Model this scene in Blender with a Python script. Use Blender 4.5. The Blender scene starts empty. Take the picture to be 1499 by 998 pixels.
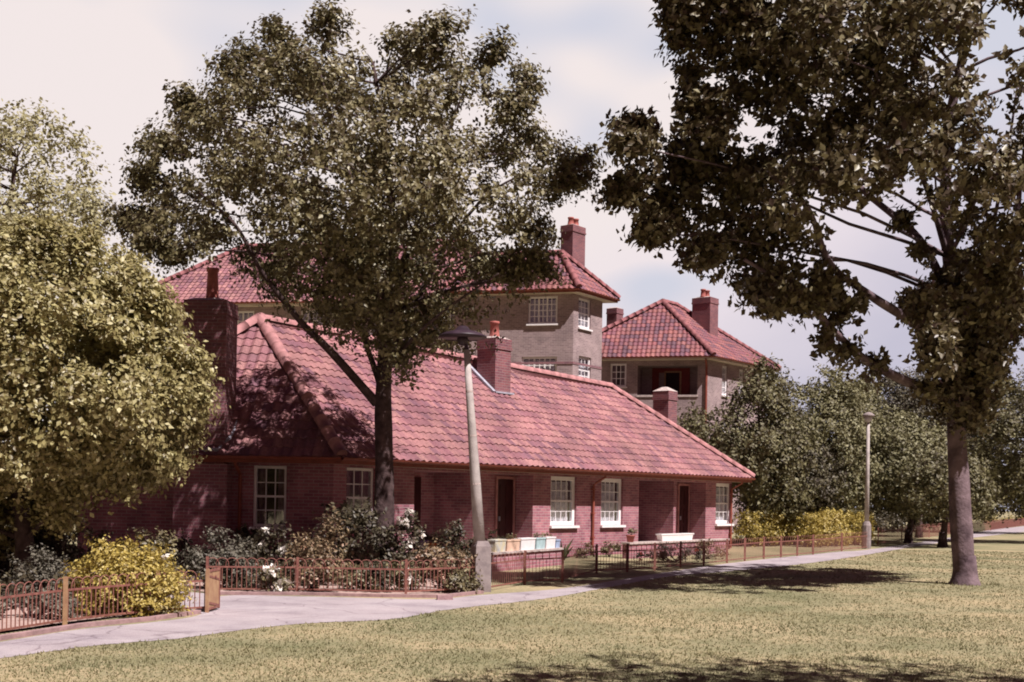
import bpy, math, random
import numpy as np
from mathutils import Vector, noise
random.seed(7); rng = np.random.default_rng(11)
S = bpy.context.scene; COL = S.collection
PI = math.pi; V = Vector

# ---------------------------------------------------------------- camera
F = 1800.0; CX = 749.5; CY = 730.0; RO = 0.017; EYE = 1.6
cr, sr = math.cos(RO), math.sin(RO)
def ray(px, py):
    u = (px-CX)/F; v = (CY-py)/F
    return V((u*cr-v*sr, 1.0, u*sr+v*cr))
def at(px, py, Y): return V((0, 0, EYE))+ray(px, py)*Y
def onz(px, py, z):
    d = ray(px, py); return V((0, 0, EYE))+d*((z-EYE)/d.z)
def gr(px, py): return onz(px, py, 0.0)
def cam():
    c = bpy.data.cameras.new('camera'); o = bpy.data.objects.new('camera', c); COL.objects.link(o)
    from mathutils import Matrix
    R = V((cr, 0, sr)); U = V((-sr, 0, cr)); B = V((0, -1, 0))
    o.matrix_world = Matrix(((R.x, U.x, B.x, 0), (R.y, U.y, B.y, 0), (R.z, U.z, B.z, EYE), (0, 0, 0, 1)))
    c.sensor_width = 36; c.lens = F/1499*36; c.shift_y = (CY-499)/1499; c.clip_end = 2000; c.clip_start = .1
    S.camera = o
cam()

# ---------------------------------------------------------------- light
SH = V((.71, -.704, 0)).normalized(); EL = math.radians(57)
SUN = V((SH.x*math.cos(EL), SH.y*math.cos(EL), math.sin(EL)))
l = bpy.data.lights.new('sun', 'SUN'); l.energy = 5.0; l.angle = math.radians(.5); l.color = (1.0, .93, .905)
so = bpy.data.objects.new('sun', l); COL.objects.link(so); so.rotation_euler = SUN.to_track_quat('Z', 'Y').to_euler()
w = bpy.data.worlds.new('World'); S.world = w; w.use_nodes = True
nt = w.node_tree; nt.nodes.clear(); N = nt.nodes.new; L = nt.links.new
def math_n(nt, op, a, b=None, clamp=False):
    n = nt.nodes.new('ShaderNodeMath'); n.operation = op; n.use_clamp = clamp
    for i, q in enumerate((a, b)):
        if q is None: continue
        if isinstance(q, (int, float)): n.inputs[i].default_value = q
        else: nt.links.new(q, n.inputs[i])
    return n.outputs[0]
def ramp_n(nt, fac, stops):
    n = nt.nodes.new('ShaderNodeValToRGB'); e = n.color_ramp.elements
    while len(e) < len(stops): e.new(.5)
    for el, (p, c) in zip(e, stops): el.position = p; el.color = (*c, 1) if len(c) == 3 else c
    if fac is not None: nt.links.new(fac, n.inputs[0])
    return n.outputs[0]
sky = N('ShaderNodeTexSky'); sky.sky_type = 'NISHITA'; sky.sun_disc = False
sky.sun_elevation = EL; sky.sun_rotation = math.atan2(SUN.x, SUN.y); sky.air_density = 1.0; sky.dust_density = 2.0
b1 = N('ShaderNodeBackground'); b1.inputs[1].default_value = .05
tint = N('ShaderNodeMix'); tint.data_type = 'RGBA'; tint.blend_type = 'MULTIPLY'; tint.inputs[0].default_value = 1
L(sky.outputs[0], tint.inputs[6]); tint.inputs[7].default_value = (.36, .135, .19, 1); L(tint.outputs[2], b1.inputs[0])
tc = N('ShaderNodeTexCoord'); sp = N('ShaderNodeSeparateXYZ'); L(tc.outputs['Generated'], sp.inputs[0])
mp = N('ShaderNodeMapping'); mp.inputs['Scale'].default_value = (1.0, 1.0, 1.9); mp.inputs['Location'].default_value = (.36, 0, .12)
L(tc.outputs['Generated'], mp.inputs[0])
no = N('ShaderNodeTexNoise'); no.inputs['Scale'].default_value = 4.0; no.inputs['Detail'].default_value = 2; no.inputs['Roughness'].default_value = .45
L(mp.outputs[0], no.inputs['Vector'])
no2 = N('ShaderNodeTexNoise'); no2.inputs['Scale'].default_value = 2.6; no2.inputs['Detail'].default_value = 8
L(mp.outputs[0], no2.inputs['Vector'])
# cloud colour: creamy pink high on the left, lavender low on the right
def madd(x, a, b):
    n = nt.nodes.new('ShaderNodeMath'); n.operation = 'MULTIPLY_ADD'; nt.links.new(x, n.inputs[0]); n.inputs[1].default_value = a; n.inputs[2].default_value = b; return n.outputs[0]
mixv = math_n(nt, 'ADD', math_n(nt, 'ADD', madd(sp.outputs[0], 1.5, .5), madd(sp.outputs[2], -2.2, 0)), madd(no2.outputs[0], .7, -.35))
ccol = ramp_n(nt, mixv, [(.02, (.55, .495, .49)), (.32, (.52, .465, .495)), (.62, (.35, .335, .405))])
b2 = N('ShaderNodeBackground'); L(ccol, b2.inputs[0]); b2.inputs[1].default_value = 1.0
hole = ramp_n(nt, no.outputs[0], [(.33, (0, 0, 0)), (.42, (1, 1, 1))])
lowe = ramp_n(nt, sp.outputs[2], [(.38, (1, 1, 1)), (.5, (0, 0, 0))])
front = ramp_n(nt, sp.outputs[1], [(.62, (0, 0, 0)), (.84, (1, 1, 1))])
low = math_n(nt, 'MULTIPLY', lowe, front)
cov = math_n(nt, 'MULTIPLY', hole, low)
b3 = N('ShaderNodeBackground'); b3.inputs[0].default_value = (.40, .405, .465, 1); b3.inputs[1].default_value = 1
ms = N('ShaderNodeMixShader'); L(hole, ms.inputs[0]); L(b3.outputs[0], ms.inputs[1]); L(b2.outputs[0], ms.inputs[2])
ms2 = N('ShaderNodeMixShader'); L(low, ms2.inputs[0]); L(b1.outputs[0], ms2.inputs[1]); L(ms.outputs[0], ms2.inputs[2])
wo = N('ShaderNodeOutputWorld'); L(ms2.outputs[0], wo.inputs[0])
S.view_settings.view_transform = 'Standard'; S.view_settings.look = 'None'; S.view_settings.exposure = .7; S.view_settings.gamma = 1
S.render.engine = 'CYCLES'
try: S.cycles.filter_width = 1.9
except Exception: pass

# ---------------------------------------------------------------- materials
MT = {}
def mat(name, c, rough=.85, var=.15, scale=6.0, bump=0.0, bscale=40, c2=None, spec=.3, metal=0, coord='Object'):
    m = bpy.data.materials.new(name); m.use_nodes = True; t = m.node_tree
    p = t.nodes['Principled BSDF']; p.inputs['Roughness'].default_value = rough; p.inputs['Metallic'].default_value = metal
    p.inputs['Specular IOR Level'].default_value = spec
    g = t.nodes.new('ShaderNodeTexCoord'); n = t.nodes.new('ShaderNodeTexNoise'); n.inputs['Scale'].default_value = scale
    n.inputs['Detail'].default_value = 5; t.links.new(g.outputs[coord], n.inputs['Vector'])
    if c2 is None:
        a = tuple(x*(1-var) for x in c); b = tuple(min(1, x*(1+var)) for x in c)
    else: a, b = c, c2
    t.links.new(ramp_n(t, n.outputs[0], [(.32, a), (.68, b)]), p.inputs['Base Color'])
    if bump:
        n3 = t.nodes.new('ShaderNodeTexNoise'); n3.inputs['Scale'].default_value = bscale; n3.inputs['Detail'].default_value = 4
        t.links.new(g.outputs[coord], n3.inputs['Vector'])
        bn = t.nodes.new('ShaderNodeBump'); bn.inputs['Strength'].default_value = bump; bn.inputs['Distance'].default_value = .02
        t.links.new(n3.outputs[0], bn.inputs['Height']); t.links.new(bn.outputs[0], p.inputs['Normal'])
    MT[name] = m; return m
def brick(name, c1, c2, mortar, dirt=.35):
    m = bpy.data.materials.new(name); m.use_nodes = True; t = m.node_tree; p = t.nodes['Principled BSDF']
    p.inputs['Roughness'].default_value = .9; p.inputs['Specular IOR Level'].default_value = .2
    uv = t.nodes.new('ShaderNodeUVMap'); b = t.nodes.new('ShaderNodeTexBrick')
    t.links.new(uv.outputs[0], b.inputs['Vector']); b.inputs['Scale'].default_value = 1
    b.inputs['Brick Width'].default_value = .225; b.inputs['Row Height'].default_value = .075
    b.inputs['Mortar Size'].default_value = .009; b.inputs['Mortar Smooth'].default_value = .2; b.inputs['Bias'].default_value = 0
    b.inputs['Color1'].default_value = (*c1, 1); b.inputs['Color2'].default_value = (*c2, 1); b.inputs['Mortar'].default_value = (*mortar, 1)
    g = t.nodes.new('ShaderNodeTexCoord'); n = t.nodes.new('ShaderNodeTexNoise'); n.inputs['Scale'].default_value = 1.1; n.inputs['Detail'].default_value = 7
    n.inputs['Roughness'].default_value = .65
    t.links.new(g.outputs['Object'], n.inputs['Vector'])
    mx = t.nodes.new('ShaderNodeMix'); mx.data_type = 'RGBA'; mx.blend_type = 'MULTIPLY'; mx.inputs[0].default_value = 1
    t.links.new(b.outputs['Color'], mx.inputs[6])
    t.links.new(ramp_n(t, n.outputs[0], [(.3, (1-dirt, 1-dirt, 1-dirt)), (.7, (1.1, 1.08, 1.08))]), mx.inputs[7])
    t.links.new(mx.outputs[2], p.inputs['Base Color'])
    bn = t.nodes.new('ShaderNodeBump'); bn.inputs['Strength'].default_value = .5; bn.inputs['Distance'].default_value = .008; bn.invert = True
    t.links.new(b.outputs['Fac'], bn.inputs['Height']); t.links.new(bn.outputs[0], p.inputs['Normal'])
    MT[name] = m; return m
def tilemat(name, cols, stain=.3, mould=None):
    m = bpy.data.materials.new(name); m.use_nodes = True; t = m.node_tree; p = t.nodes['Principled BSDF']
    p.inputs['Roughness'].default_value = .75; p.inputs['Specular IOR Level'].default_value = .35
    uv = t.nodes.new('ShaderNodeUVMap'); vm = t.nodes.new('ShaderNodeVectorMath'); vm.operation = 'FLOOR'
    t.links.new(uv.outputs[0], vm.inputs[0]); wn = t.nodes.new('ShaderNodeTexWhiteNoise'); wn.noise_dimensions = '2D'
    t.links.new(vm.outputs[0], wn.inputs['Vector'])
    k = [(i/(len(cols)), c) for i, c in enumerate(cols)]
    base = ramp_n(t, wn.outputs['Value'], k)
    g = t.nodes.new('ShaderNodeTexCoord'); n = t.nodes.new('ShaderNodeTexNoise'); n.inputs['Scale'].default_value = .8; n.inputs['Detail'].default_value = 8
    n.inputs['Roughness'].default_value = .7
    t.links.new(g.outputs['Object'], n.inputs['Vector'])
    mx = t.nodes.new('ShaderNodeMix'); mx.data_type = 'RGBA'; mx.blend_type = 'MULTIPLY'; mx.inputs[0].default_value = 1
    t.links.new(base, mx.inputs[6]); t.links.new(ramp_n(t, n.outputs[0], [(.33, (1-stain,)*3), (.65, (1.08, 1.06, 1.05))]), mx.inputs[7])
    n4 = t.nodes.new('ShaderNodeTexNoise'); n4.inputs['Scale'].default_value = 22; n4.inputs['Detail'].default_value = 3
    t.links.new(g.outputs['Object'], n4.inputs['Vector'])
    mx2 = t.nodes.new('ShaderNodeMix'); mx2.data_type = 'RGBA'; mx2.blend_type = 'MULTIPLY'; mx2.inputs[0].default_value = 1
    t.links.new(mx.outputs[2], mx2.inputs[6]); t.links.new(ramp_n(t, n4.outputs[0], [(.3, (.75,)*3), (.6, (1.05,)*3)]), mx2.inputs[7])
    t.links.new(mx2.outputs[2], p.inputs['Base Color'])
    MT[name] = m; return m
def leafmat(name, dark, light, trans=.25, rough=.5, tip=None):
    m = bpy.data.materials.new(name); m.use_nodes = True; t = m.node_tree; p = t.nodes['Principled BSDF']
    p.inputs['Roughness'].default_value = rough; p.inputs['Specular IOR Level'].default_value = .45
    a = t.nodes.new('ShaderNodeAttribute'); a.attribute_name = 'tone'
    st = [(0, dark), (.75, light)]
    if tip: st.append((.97, tip))
    c = ramp_n(t, a.outputs['Fac'], st); t.links.new(c, p.inputs['Base Color'])
    tr = t.nodes.new('ShaderNodeBsdfTranslucent'); t.links.new(c, tr.inputs[0])
    ms = t.nodes.new('ShaderNodeMixShader'); ms.inputs[0].default_value = trans
    t.links.new(p.outputs[0], ms.inputs[1]); t.links.new(tr.outputs[0], ms.inputs[2])
    t.links.new(ms.outputs[0], t.nodes['Material Output'].inputs[0]); MT[name] = m; return m
def glassmat():
    m = bpy.data.materials.new('glass'); m.use_nodes = True; t = m.node_tree; t.nodes.remove(t.nodes['Principled BSDF'])
    a = t.nodes.new('ShaderNodeBsdfTransparent'); a.inputs[0].default_value = (.8, .82, .85, 1)
    b = t.nodes.new('ShaderNodeBsdfGlossy'); b.inputs['Roughness'].default_value = .05; b.inputs[0].default_value = (.9, .9, .95, 1)
    n = t.nodes.new('ShaderNodeTexNoise'); n.inputs['Scale'].default_value = 2.5
    bn = t.nodes.new('ShaderNodeBump'); bn.inputs['Strength'].default_value = .15; bn.inputs['Distance'].default_value = .02
    t.links.new(n.outputs[0], bn.inputs['Height']); t.links.new(bn.outputs[0], b.inputs['Normal'])
    s = t.nodes.new('ShaderNodeMixShader'); s.inputs[0].default_value = .2
    t.links.new(a.outputs[0], s.inputs[1]); t.links.new(b.outputs[0], s.inputs[2]); t.links.new(s.outputs[0], t.nodes['Material Output'].inputs[0])
    MT['glass'] = m
brick('brick_red', (.45, .19, .22), (.30, .115, .155), (.42, .29, .30), .45)
brick('brick_brown', (.38, .285, .28), (.27, .195, .20), (.43, .35, .35), .35)
brick('brick_purple', (.30, .14, .155), (.21, .10, .125), (.3, .22, .22), .3)
brick('brick_chimney', (.27, .105, .115), (.18, .075, .095), (.27, .18, .18), .3)
tilemat('tiles_pink', [(.28, .125, .135), (.35, .165, .165), (.30, .13, .145), (.19, .085, .115), (.32, .15, .15), (.375, .185, .18), (.24, .10, .12)], .4)
tilemat('tiles_mixed', [(.26, .085, .09), (.18, .075, .105), (.30, .11, .10), (.21, .075, .10), (.32, .13, .12), (.14, .065, .09)], .3)
mat('ridge_tile', (.38, .18, .18), .8, .25, 5, .3, 30)
mat('ridge_tile_red', (.25, .095, .10), .8, .25, 5, .3, 30)
mat('lead', (.35, .34, .40), .6, .2, 8)
mat('white_paint', (.80, .76, .76), .5, .06, 6)
mat('brown_paint', (.24, .065, .045), .55, .2, 5)
mat('dark_door', (.045, .012, .014), .4, .2, 3)
mat('red_door', (.20, .03, .025), .45, .2, 3)
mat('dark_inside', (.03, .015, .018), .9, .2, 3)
mat('net_curtain', (.80, .76, .78), .9, .25, 9)
mat('drape', (.28, .17, .20), .9, .3, 9)
mat('soffit', (.34, .25, .20), .7, .15, 3)
mat('cream_paint', (.55, .47, .38), .7, .1, 3)
mat('terracotta', (.33, .10, .085), .7, .2, 8)
mat('stone', (.44, .36, .34), .9, .25, 12, .4, 30)
mat('concrete', (.30, .25, .24), .9, .25, 7, .3, 40, c2=(.19, .155, .155))
mat('concrete_post', (.30, .26, .25), .85, .2, 5, .3, 40, c2=(.46, .41, .39))
mat('lamp_dark', (.035, .02, .03), .45, .3, 5)
mat('lamp_glass', (.45, .42, .45), .25, .1, 5)
mat('rust_paint', (.17, .06, .052), .6, .3, 14, c2=(.28, .125, .095))
mat('gate_paint', (.42, .27, .15), .6, .2, 9, c2=(.30, .16, .095))
mat('soil', (.30, .20, .17), .95, .3, 9, .8, 14, c2=(.44, .32, .28))
mat('path_tarmac', (.33, .28, .295), .93, .1, 1.3, .3, 60, c2=(.40, .35, .365))
mat('kerb_stone', (.30, .19, .19), .9, .2, 9, .3, 30)
mat('bark', (.035, .02, .02), .95, .4, 7, 1.0, 18, c2=(.095, .06, .06))
mat('bark_pale', (.05, .03, .036), .95, .3, 2.6, 1.0, 16, c2=(.20, .14, .155))
mat('yellow_paint', (.62, .52, .30), .6, c2=(.50, .52, .55)); mat('teal_paint', (.40, .54, .56), .6); mat('blue_paint', (.34, .42, .58), .6)
mat('orange_paint', (.62, .20, .06), .5); mat('peach_paint', (.70, .48, .36), .6); mat('violet_paint', (.22, .15, .30), .6)
mat('petal_white', (.80, .76, .72), .7); mat('petal_red', (.5, .08, .07), .7)
leafmat('leaf_left', (.055, .034, .022), (.185, .158, .072), .22, .45, tip=(.36, .33, .20))
leafmat('leaf_right', (.042, .022, .017), (.140, .112, .052), .2, .42, tip=(.27, .24, .13))
leafmat('leaf_bush', (.13, .095, .04), (.38, .335, .145), .28, .45, tip=(.60, .55, .33))
leafmat('leaf_pale', (.19, .16, .085), (.40, .37, .20), .3, .6)
leafmat('leaf_far', (.055, .040, .026), (.155, .140, .062), .15, .6, tip=(.23, .21, .11))
leafmat('leaf_far_light', (.080, .064, .034), (.20, .185, .088), .18, .6, tip=(.29, .27, .15))
leafmat('leaf_far_dark', (.038, .026, .022), (.105, .090, .050), .12, .6)
leafmat('leaf_gold', (.20, .14, .03), (.50, .39, .10), .3, .5, tip=(.70, .60, .26))
leafmat('leaf_goldgreen', (.12, .09, .03), (.42, .32, .07), .25, .5, tip=(.62, .50, .16))
leafmat('leaf_grey', (.06, .05, .04), (.15, .135, .10), .2, .6)
leafmat('leaf_dark', (.032, .022, .018), (.092, .076, .042), .2, .5)
leafmat('leaf_mid', (.07, .052, .03), (.19, .16, .08), .2, .5, tip=(.34, .30, .18))
leafmat('leaf_rose', (.09, .055, .035), (.25, .18, .10), .2, .5, tip=(.42, .26, .18))
leafmat('leaf_grass', (.155, .155, .075), (.31, .275, .150), .25, .8, tip=(.38, .32, .19))
glassmat()

# ---------------------------------------------------------------- mesh helpers
def setp(o, label=None, cat=None, group=None, kind=None):
    if label: o['label'] = label
    if cat: o['category'] = cat
    if group: o['group'] = group
    if kind: o['kind'] = kind
    return o
def empty(name, loc, label, cat, group=None):
    o = bpy.data.objects.new(name, None); COL.objects.link(o); o.location = loc; o.empty_display_size = .3
    return setp(o, label, cat, group)
class MB:
    def __init__(s): s.v = []; s.f = []; s.uv = {}
    def face(s, pts, uv=None):
        i = len(s.v); s.v += [tuple(p) for p in pts]; s.f.append(tuple(range(i, i+len(pts))))
        if uv: s.uv[len(s.f)-1] = uv
    def hexa(s, b, t):   # bottom ring, top ring of four points
        i = len(s.v); s.v += [tuple(p) for p in b]+[tuple(p) for p in t]
        s.f += [(i+3, i+2, i+1, i), (i+4, i+5, i+6, i+7)]+[(i+k, i+(k+1) % 4, i+4+(k+1) % 4, i+4+k) for k in range(4)]
    def obox(s, c, ax, ay, hx, hy, z0, z1, top=1.0):   # oriented box, centre c, unit axes, half sizes
        c = V((c[0], c[1], 0)); b = [c+ax*(sx*hx)+ay*(sy*hy) for sx, sy in ((-1, -1), (1, -1), (1, 1), (-1, 1))]
        t = [c+ax*(sx*hx*top)+ay*(sy*hy*top) for sx, sy in ((-1, -1), (1, -1), (1, 1), (-1, 1))]
        s.hexa([(p.x, p.y, z0) for p in b], [(p.x, p.y, z1) for p in t])
    def bar(s, a, b, w, h=None, up=V((0, 0, 1))):   # square bar from a to b
        a = V(a); b = V(b); h = h or w; d = (b-a).normalized(); x = d.cross(up)
        if x.length < 1e-3: x = d.cross(V((1, 0, 0)))
        x.normalize(); y = x.cross(d)
        q = [x*(-w/2)+y*(-h/2), x*(w/2)+y*(-h/2), x*(w/2)+y*(h/2), x*(-w/2)+y*(h/2)]
        s.hexa([a+k for k in q], [b+k for k in q])
    def tube(s, pts, rad, n=8, caps=True, wob=0):
        rings = []; prev = None
        for i, p in enumerate(pts):
            p = V(p); a = V(pts[max(0, i-1)]); b = V(pts[min(len(pts)-1, i+1)]); d = (b-a).normalized()
            x = d.cross(V((0, 1, .01))) if prev is None else prev-d*prev.dot(d)
            x.normalize(); prev = x; y = d.cross(x); r = rad[i]; base = len(s.v)
            for k in range(n):
                a_ = 2*PI*k/n; rr = r*(1+(noise.noise(V((math.cos(a_)*1.6+p.x, math.sin(a_)*1.6+p.y, p.z*1.1)))*2.2*wob if wob else 0)); s.v.append(tuple(p+x*(math.cos(a_)*rr)+y*(math.sin(a_)*rr)))
            rings.append(base)
        for a, b in zip(rings, rings[1:]):
            for k in range(n): s.f.append((a+k, a+(k+1) % n, b+(k+1) % n, b+k))
        if caps: s.f.append(tuple(rings[0]+k for k in range(n))[::-1]); s.f.append(tuple(rings[-1]+k for k in range(n)))
    def lathe(s, c, prof, n=16):
        c = V(c); s.tube([c+V((0, 0, z)) for r, z in prof], [max(r, .001) for r, z in prof], n)
    def build(s, name, m, parent=None, smooth=False, origin=None):
        me = bpy.data.meshes.new(name); o_ = V(origin) if origin is not None else V((0, 0, 0))
        if parent is not None: o_ = V(parent.get('_w', (0, 0, 0)))
        vv = [(p[0]-o_.x, p[1]-o_.y, p[2]-o_.z) for p in s.v]
        me.from_pydata(vv, [], s.f); uvl = me.uv_layers.new(name='UVMap'); vs = s.v
        for pi, p in enumerate(me.polygons):
            cu = s.uv.get(pi); n = p.normal
            if cu is None:
                if abs(n.z) < .7:
                    tx = V((-n.y, n.x, 0)).normalized()
                    for li in p.loop_indices:
                        q = vs[me.loops[li].vertex_index]; uvl.data[li].uv = (tx.x*q[0]+tx.y*q[1], q[2])
                else:
                    for li in p.loop_indices:
                        q = vs[me.loops[li].vertex_index]; uvl.data[li].uv = (q[0], q[1])
            else:
                for k, li in enumerate(p.loop_indices): uvl.data[li].uv = cu[k]
        if smooth: me.polygons.foreach_set('use_smooth', [True]*len(me.polygons))
        o = bpy.data.objects.new(name, me); COL.objects.link(o); me.materials.append(MT[m])
        if parent is not None: o.parent = parent
        if parent is None: o.location = o_
        o['_w'] = tuple(o_); return o
def root(name, loc, label, cat, group=None):
    o = empty(name, loc, label, cat, group); o['_w'] = tuple(loc); return o

# -------- foliage
def leafmesh(name, C3, D3, size, m, parent, asp=.62, up=.35, flat=0.0, tonebias=None):
    n = len(C3); 
    O = None
    if isinstance(D3, tuple): D3, O = D3
    nrm = rng.normal(size=(n, 3))
    if O is None: nrm[:, 2] = np.abs(nrm[:, 2])+up
    else: nrm = nrm*.5+O*1.0; nrm[:, 2] += up*.6
    nrm /= np.linalg.norm(nrm, axis=1)[:, None]
    d = D3+rng.normal(size=(n, 3))*.55; d -= nrm*np.sum(d*nrm, 1)[:, None]; d /= np.linalg.norm(d, axis=1)[:, None]+1e-9
    s = np.cross(nrm, d); L_ = (size*rng.uniform(.6, 1.25, n))[:, None]; Wd = L_*asp*.5
    v = np.empty((n, 5, 3)); fold = nrm*(L_*.1)
    v[:, 0] = C3; v[:, 1] = C3+d*L_*.45+s*Wd+fold; v[:, 2] = C3+d*L_; v[:, 3] = C3+d*L_*.45-s*Wd+fold; v[:, 4] = C3+d*L_*.5
    idx = np.arange(n)[:, None]*5
    quads = np.concatenate([idx+np.array([0, 1, 2, 4]), idx+np.array([0, 4, 2, 3])], 0).reshape(-1)
    me = bpy.data.meshes.new(name); nf = 2*n
    me.vertices.add(n*5); w_ = V(parent.get('_w', (0, 0, 0))) if parent is not None else V((0, 0, 0))
    me.vertices.foreach_set('co', (v-np.array(w_)).reshape(-1).astype(np.float32))
    me.loops.add(nf*4); me.loops.foreach_set('vertex_index', quads.astype(np.int32))
    me.polygons.add(nf); me.polygons.foreach_set('loop_start', np.arange(nf, dtype=np.int32)*4)
    tone = np.clip(rng.beta(2, 2, n)+(0 if tonebias is None else tonebias), 0, 1)
    a = me.attributes.new('tone', 'FLOAT', 'FACE'); a.data.foreach_set('value', np.concatenate([tone, tone]).astype(np.float32))
    me.update(calc_edges=True); me.validate()
    o = bpy.data.objects.new(name, me); COL.objects.link(o); me.materials.append(MT[m])
    if parent is not None: o.parent = parent
    return o
def sprays(centres, radii, ctr, per, k, tl, bias=(0, 0, .15), spread=.7, sq=(1, 1, .8)):
    """twigs full of leaves scattered through clumps; returns leaf positions and directions"""
    P = []; Dn = []; On = []
    for c, r in zip(centres, radii):
        nn = max(2, int(per*rng.uniform(.7, 1.3)))
        q = rng.normal(size=(nn, 3)); q /= np.linalg.norm(q, axis=1)[:, None]
        q = q*(r*rng.uniform(.3, 1, nn)**.5)[:, None]*np.array(sq)
        out = (np.array(c)-np.array(ctr)); out = out/(np.linalg.norm(out)+1e-6)
        d = out*.8+q/(r+1e-6)*.6+rng.normal(size=(nn, 3))*spread*.5+np.array(bias); d /= np.linalg.norm(d, axis=1)[:, None]
        t = rng.uniform(0, 1, (nn, k)); L_ = tl*rng.uniform(.6, 1.4, nn)
        p = np.array(c)+q; pp = p[:, None, :]+d[:, None, :]*(t*L_[:, None])[..., None]+rng.normal(size=(nn, k, 3))*tl*.13
        pp[..., 2] -= (t**2*L_[:, None])*.18
        P.append(pp.reshape(-1, 3)); Dn.append(np.repeat(d, k, 0))
        o = pp.reshape(-1, 3)-np.array(c); o /= np.linalg.norm(o, axis=1)[:, None]+1e-6; o = o*.8+out*.35; On.append(o)
    return np.concatenate(P), (np.concatenate(Dn), np.concatenate(On))
def inpoly(x, y, poly):
    c = False; j = len(poly)-1
    for i in range(len(poly)):
        xi, yi = poly[i]; xj, yj = poly[j]
        if (yi > y) != (yj > y) and x < (xj-xi)*(y-yi)/(yj-yi)+xi: c = not c
        j = i
    return c
def edge_dist(x, y, poly):
    m = 1e9
    for i in range(len(poly)):
        ax, ay = poly[i-1]; bx, by = poly[i]; dx, dy = bx-ax, by-ay
        t = max(0, min(1, ((x-ax)*dx+(y-ay)*dy)/(dx*dx+dy*dy+1e-9)))
        m = min(m, math.hypot(x-ax-dx*t, y-ay-dy*t))
    return m
def clumps(poly, Y, n, rmin, rmax, depth, ybias=0, margin=.75, holes=()):
    xs = [p[0] for p in poly]; ys = [p[1] for p in poly]; C = []; R = []; tries = 0
    pm = F/Y
    inr = max(edge_dist(random.uniform(min(xs), max(xs)), random.uniform(min(ys), max(ys)), poly) for _ in range(60))
    while len(C) < n and tries < n*60:
        tries += 1
        x = random.uniform(min(xs), max(xs)); y = random.uniform(min(ys), max(ys))
        if not inpoly(x, y, poly): continue
        e = edge_dist(x, y, poly); r = random.uniform(rmin, rmax)
        if e < r*margin: 
            r = max(rmin*.55, e/margin)
            if e < rmin*.35: continue
        if any(math.hypot(x-hx, y-hy) < hr+r*.8 for hx, hy, hr in holes): continue
        dm = depth*math.sqrt(min(1, e/(inr*.8)))
        dy = random.uniform(-1, 1); dy = math.copysign(abs(dy)**.7, dy)*dm
        YY = Y+dy+ybias*min(1, e/(inr*.8)); C.append(tuple(at(x, y, YY))); R.append(r/pm)
    return C, R
def limb(mb, a, b, r0, r1, n=6, sag=.0, wig=.025, sides=7):
    a = V(a); b = V(b); Ld = (b-a).length; pts = []; rr = []
    for i in range(n+1):
        t = i/n; p = a.lerp(b, t); p += V((random.uniform(-1, 1), random.uniform(-1, 1), random.uniform(-1, 1)))*Ld*wig*math.sin(PI*t)
        p.z += sag*Ld*math.sin(PI*t); pts.append(p); rr.append(r0+(r1-r0)*t)
    mb.tube(pts, rr, sides, True, .06)
def pathlimb(mb, pts, r0, r1, sides=8):
    n = len(pts); out = []
    P = [V(p) for p in pts]; SS = 8
    for i in range(n-1):
        p0 = P[max(0, i-1)]; p1 = P[i]; p2 = P[i+1]; p3 = P[min(n-1, i+2)]
        for k in range(SS):
            t = k/SS; out.append(.5*((2*p1)+(p2-p0)*t+(2*p0-5*p1+4*p2-p3)*t*t+(3*p1-p0-3*p2+p3)*t**3))
    out.append(P[-1]); m = len(out)-1
    mb.tube(out, [r0+(r1-r0)*(i/m)**.8 for i in range(m+1)], sides, True, .07)
def tree(name, base, trunk_path, r0, r1, C, R, ctr, m, label, cat='tree', group=None, per=14, k=9, tl=.5, leaf=.13,
         limbs=18, bark='bark', extra=(), bias=(0, 0, .15), limb_r=.05, up=.35, fork=.35, crown='crown'):
    t = root(name, base, label, cat, group)
    mb = MB(); tp = [V(p) for p in trunk_path]
    # root flare
    flare = [tp[0]+V((0, 0, -.1)), tp[0]+V((0, 0, .12))]; mb.tube([flare[0], tp[0]+V((0, 0, .03)), tp[0]+V((0, 0, .14)), tp[0]+V((0, 0, .32)), tp[0]+V((0, 0, .6))], [r0*1.45, r0*1.32, r0*1.14, r0*1.03, r0*.9], 14, True, .05)
    pathlimb(mb, tp, r0, r1, 16)
    for e, a, b in extra: pathlimb(mb, e, a, b, 7)
    idx = list(range(len(C))); random.shuffle(idx)
    for i in idx[:limbs]:
        c = V(C[i]); 
        # start on the trunk below the clump
        best = None
        for j in range(12):
            tt = fork+(1-fork)*j/11; q = tt*(len(tp)-1); a0 = tp[int(min(q, len(tp)-2))]; a1 = tp[int(min(q, len(tp)-2))+1]; p = a0.lerp(a1, q-int(min(q, len(tp)-2)))
            sc = (c-p).length+max(0, p.z-c.z+.3)*3
            if best is None or sc < best[0]: best = (sc, p, tt)
        limb(mb, best[1], c, limb_r*(1.25-best[2]*.6), .012, 6, .04, .02, 5)
    mb.build('trunk', bark, t, True)
    P, D = sprays(C, R, ctr, per, k, tl, bias)
    # tone follows clump so that crown colour varies
    leafmesh(crown, P, D, leaf, m, t, up=up)
    return t

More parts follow.
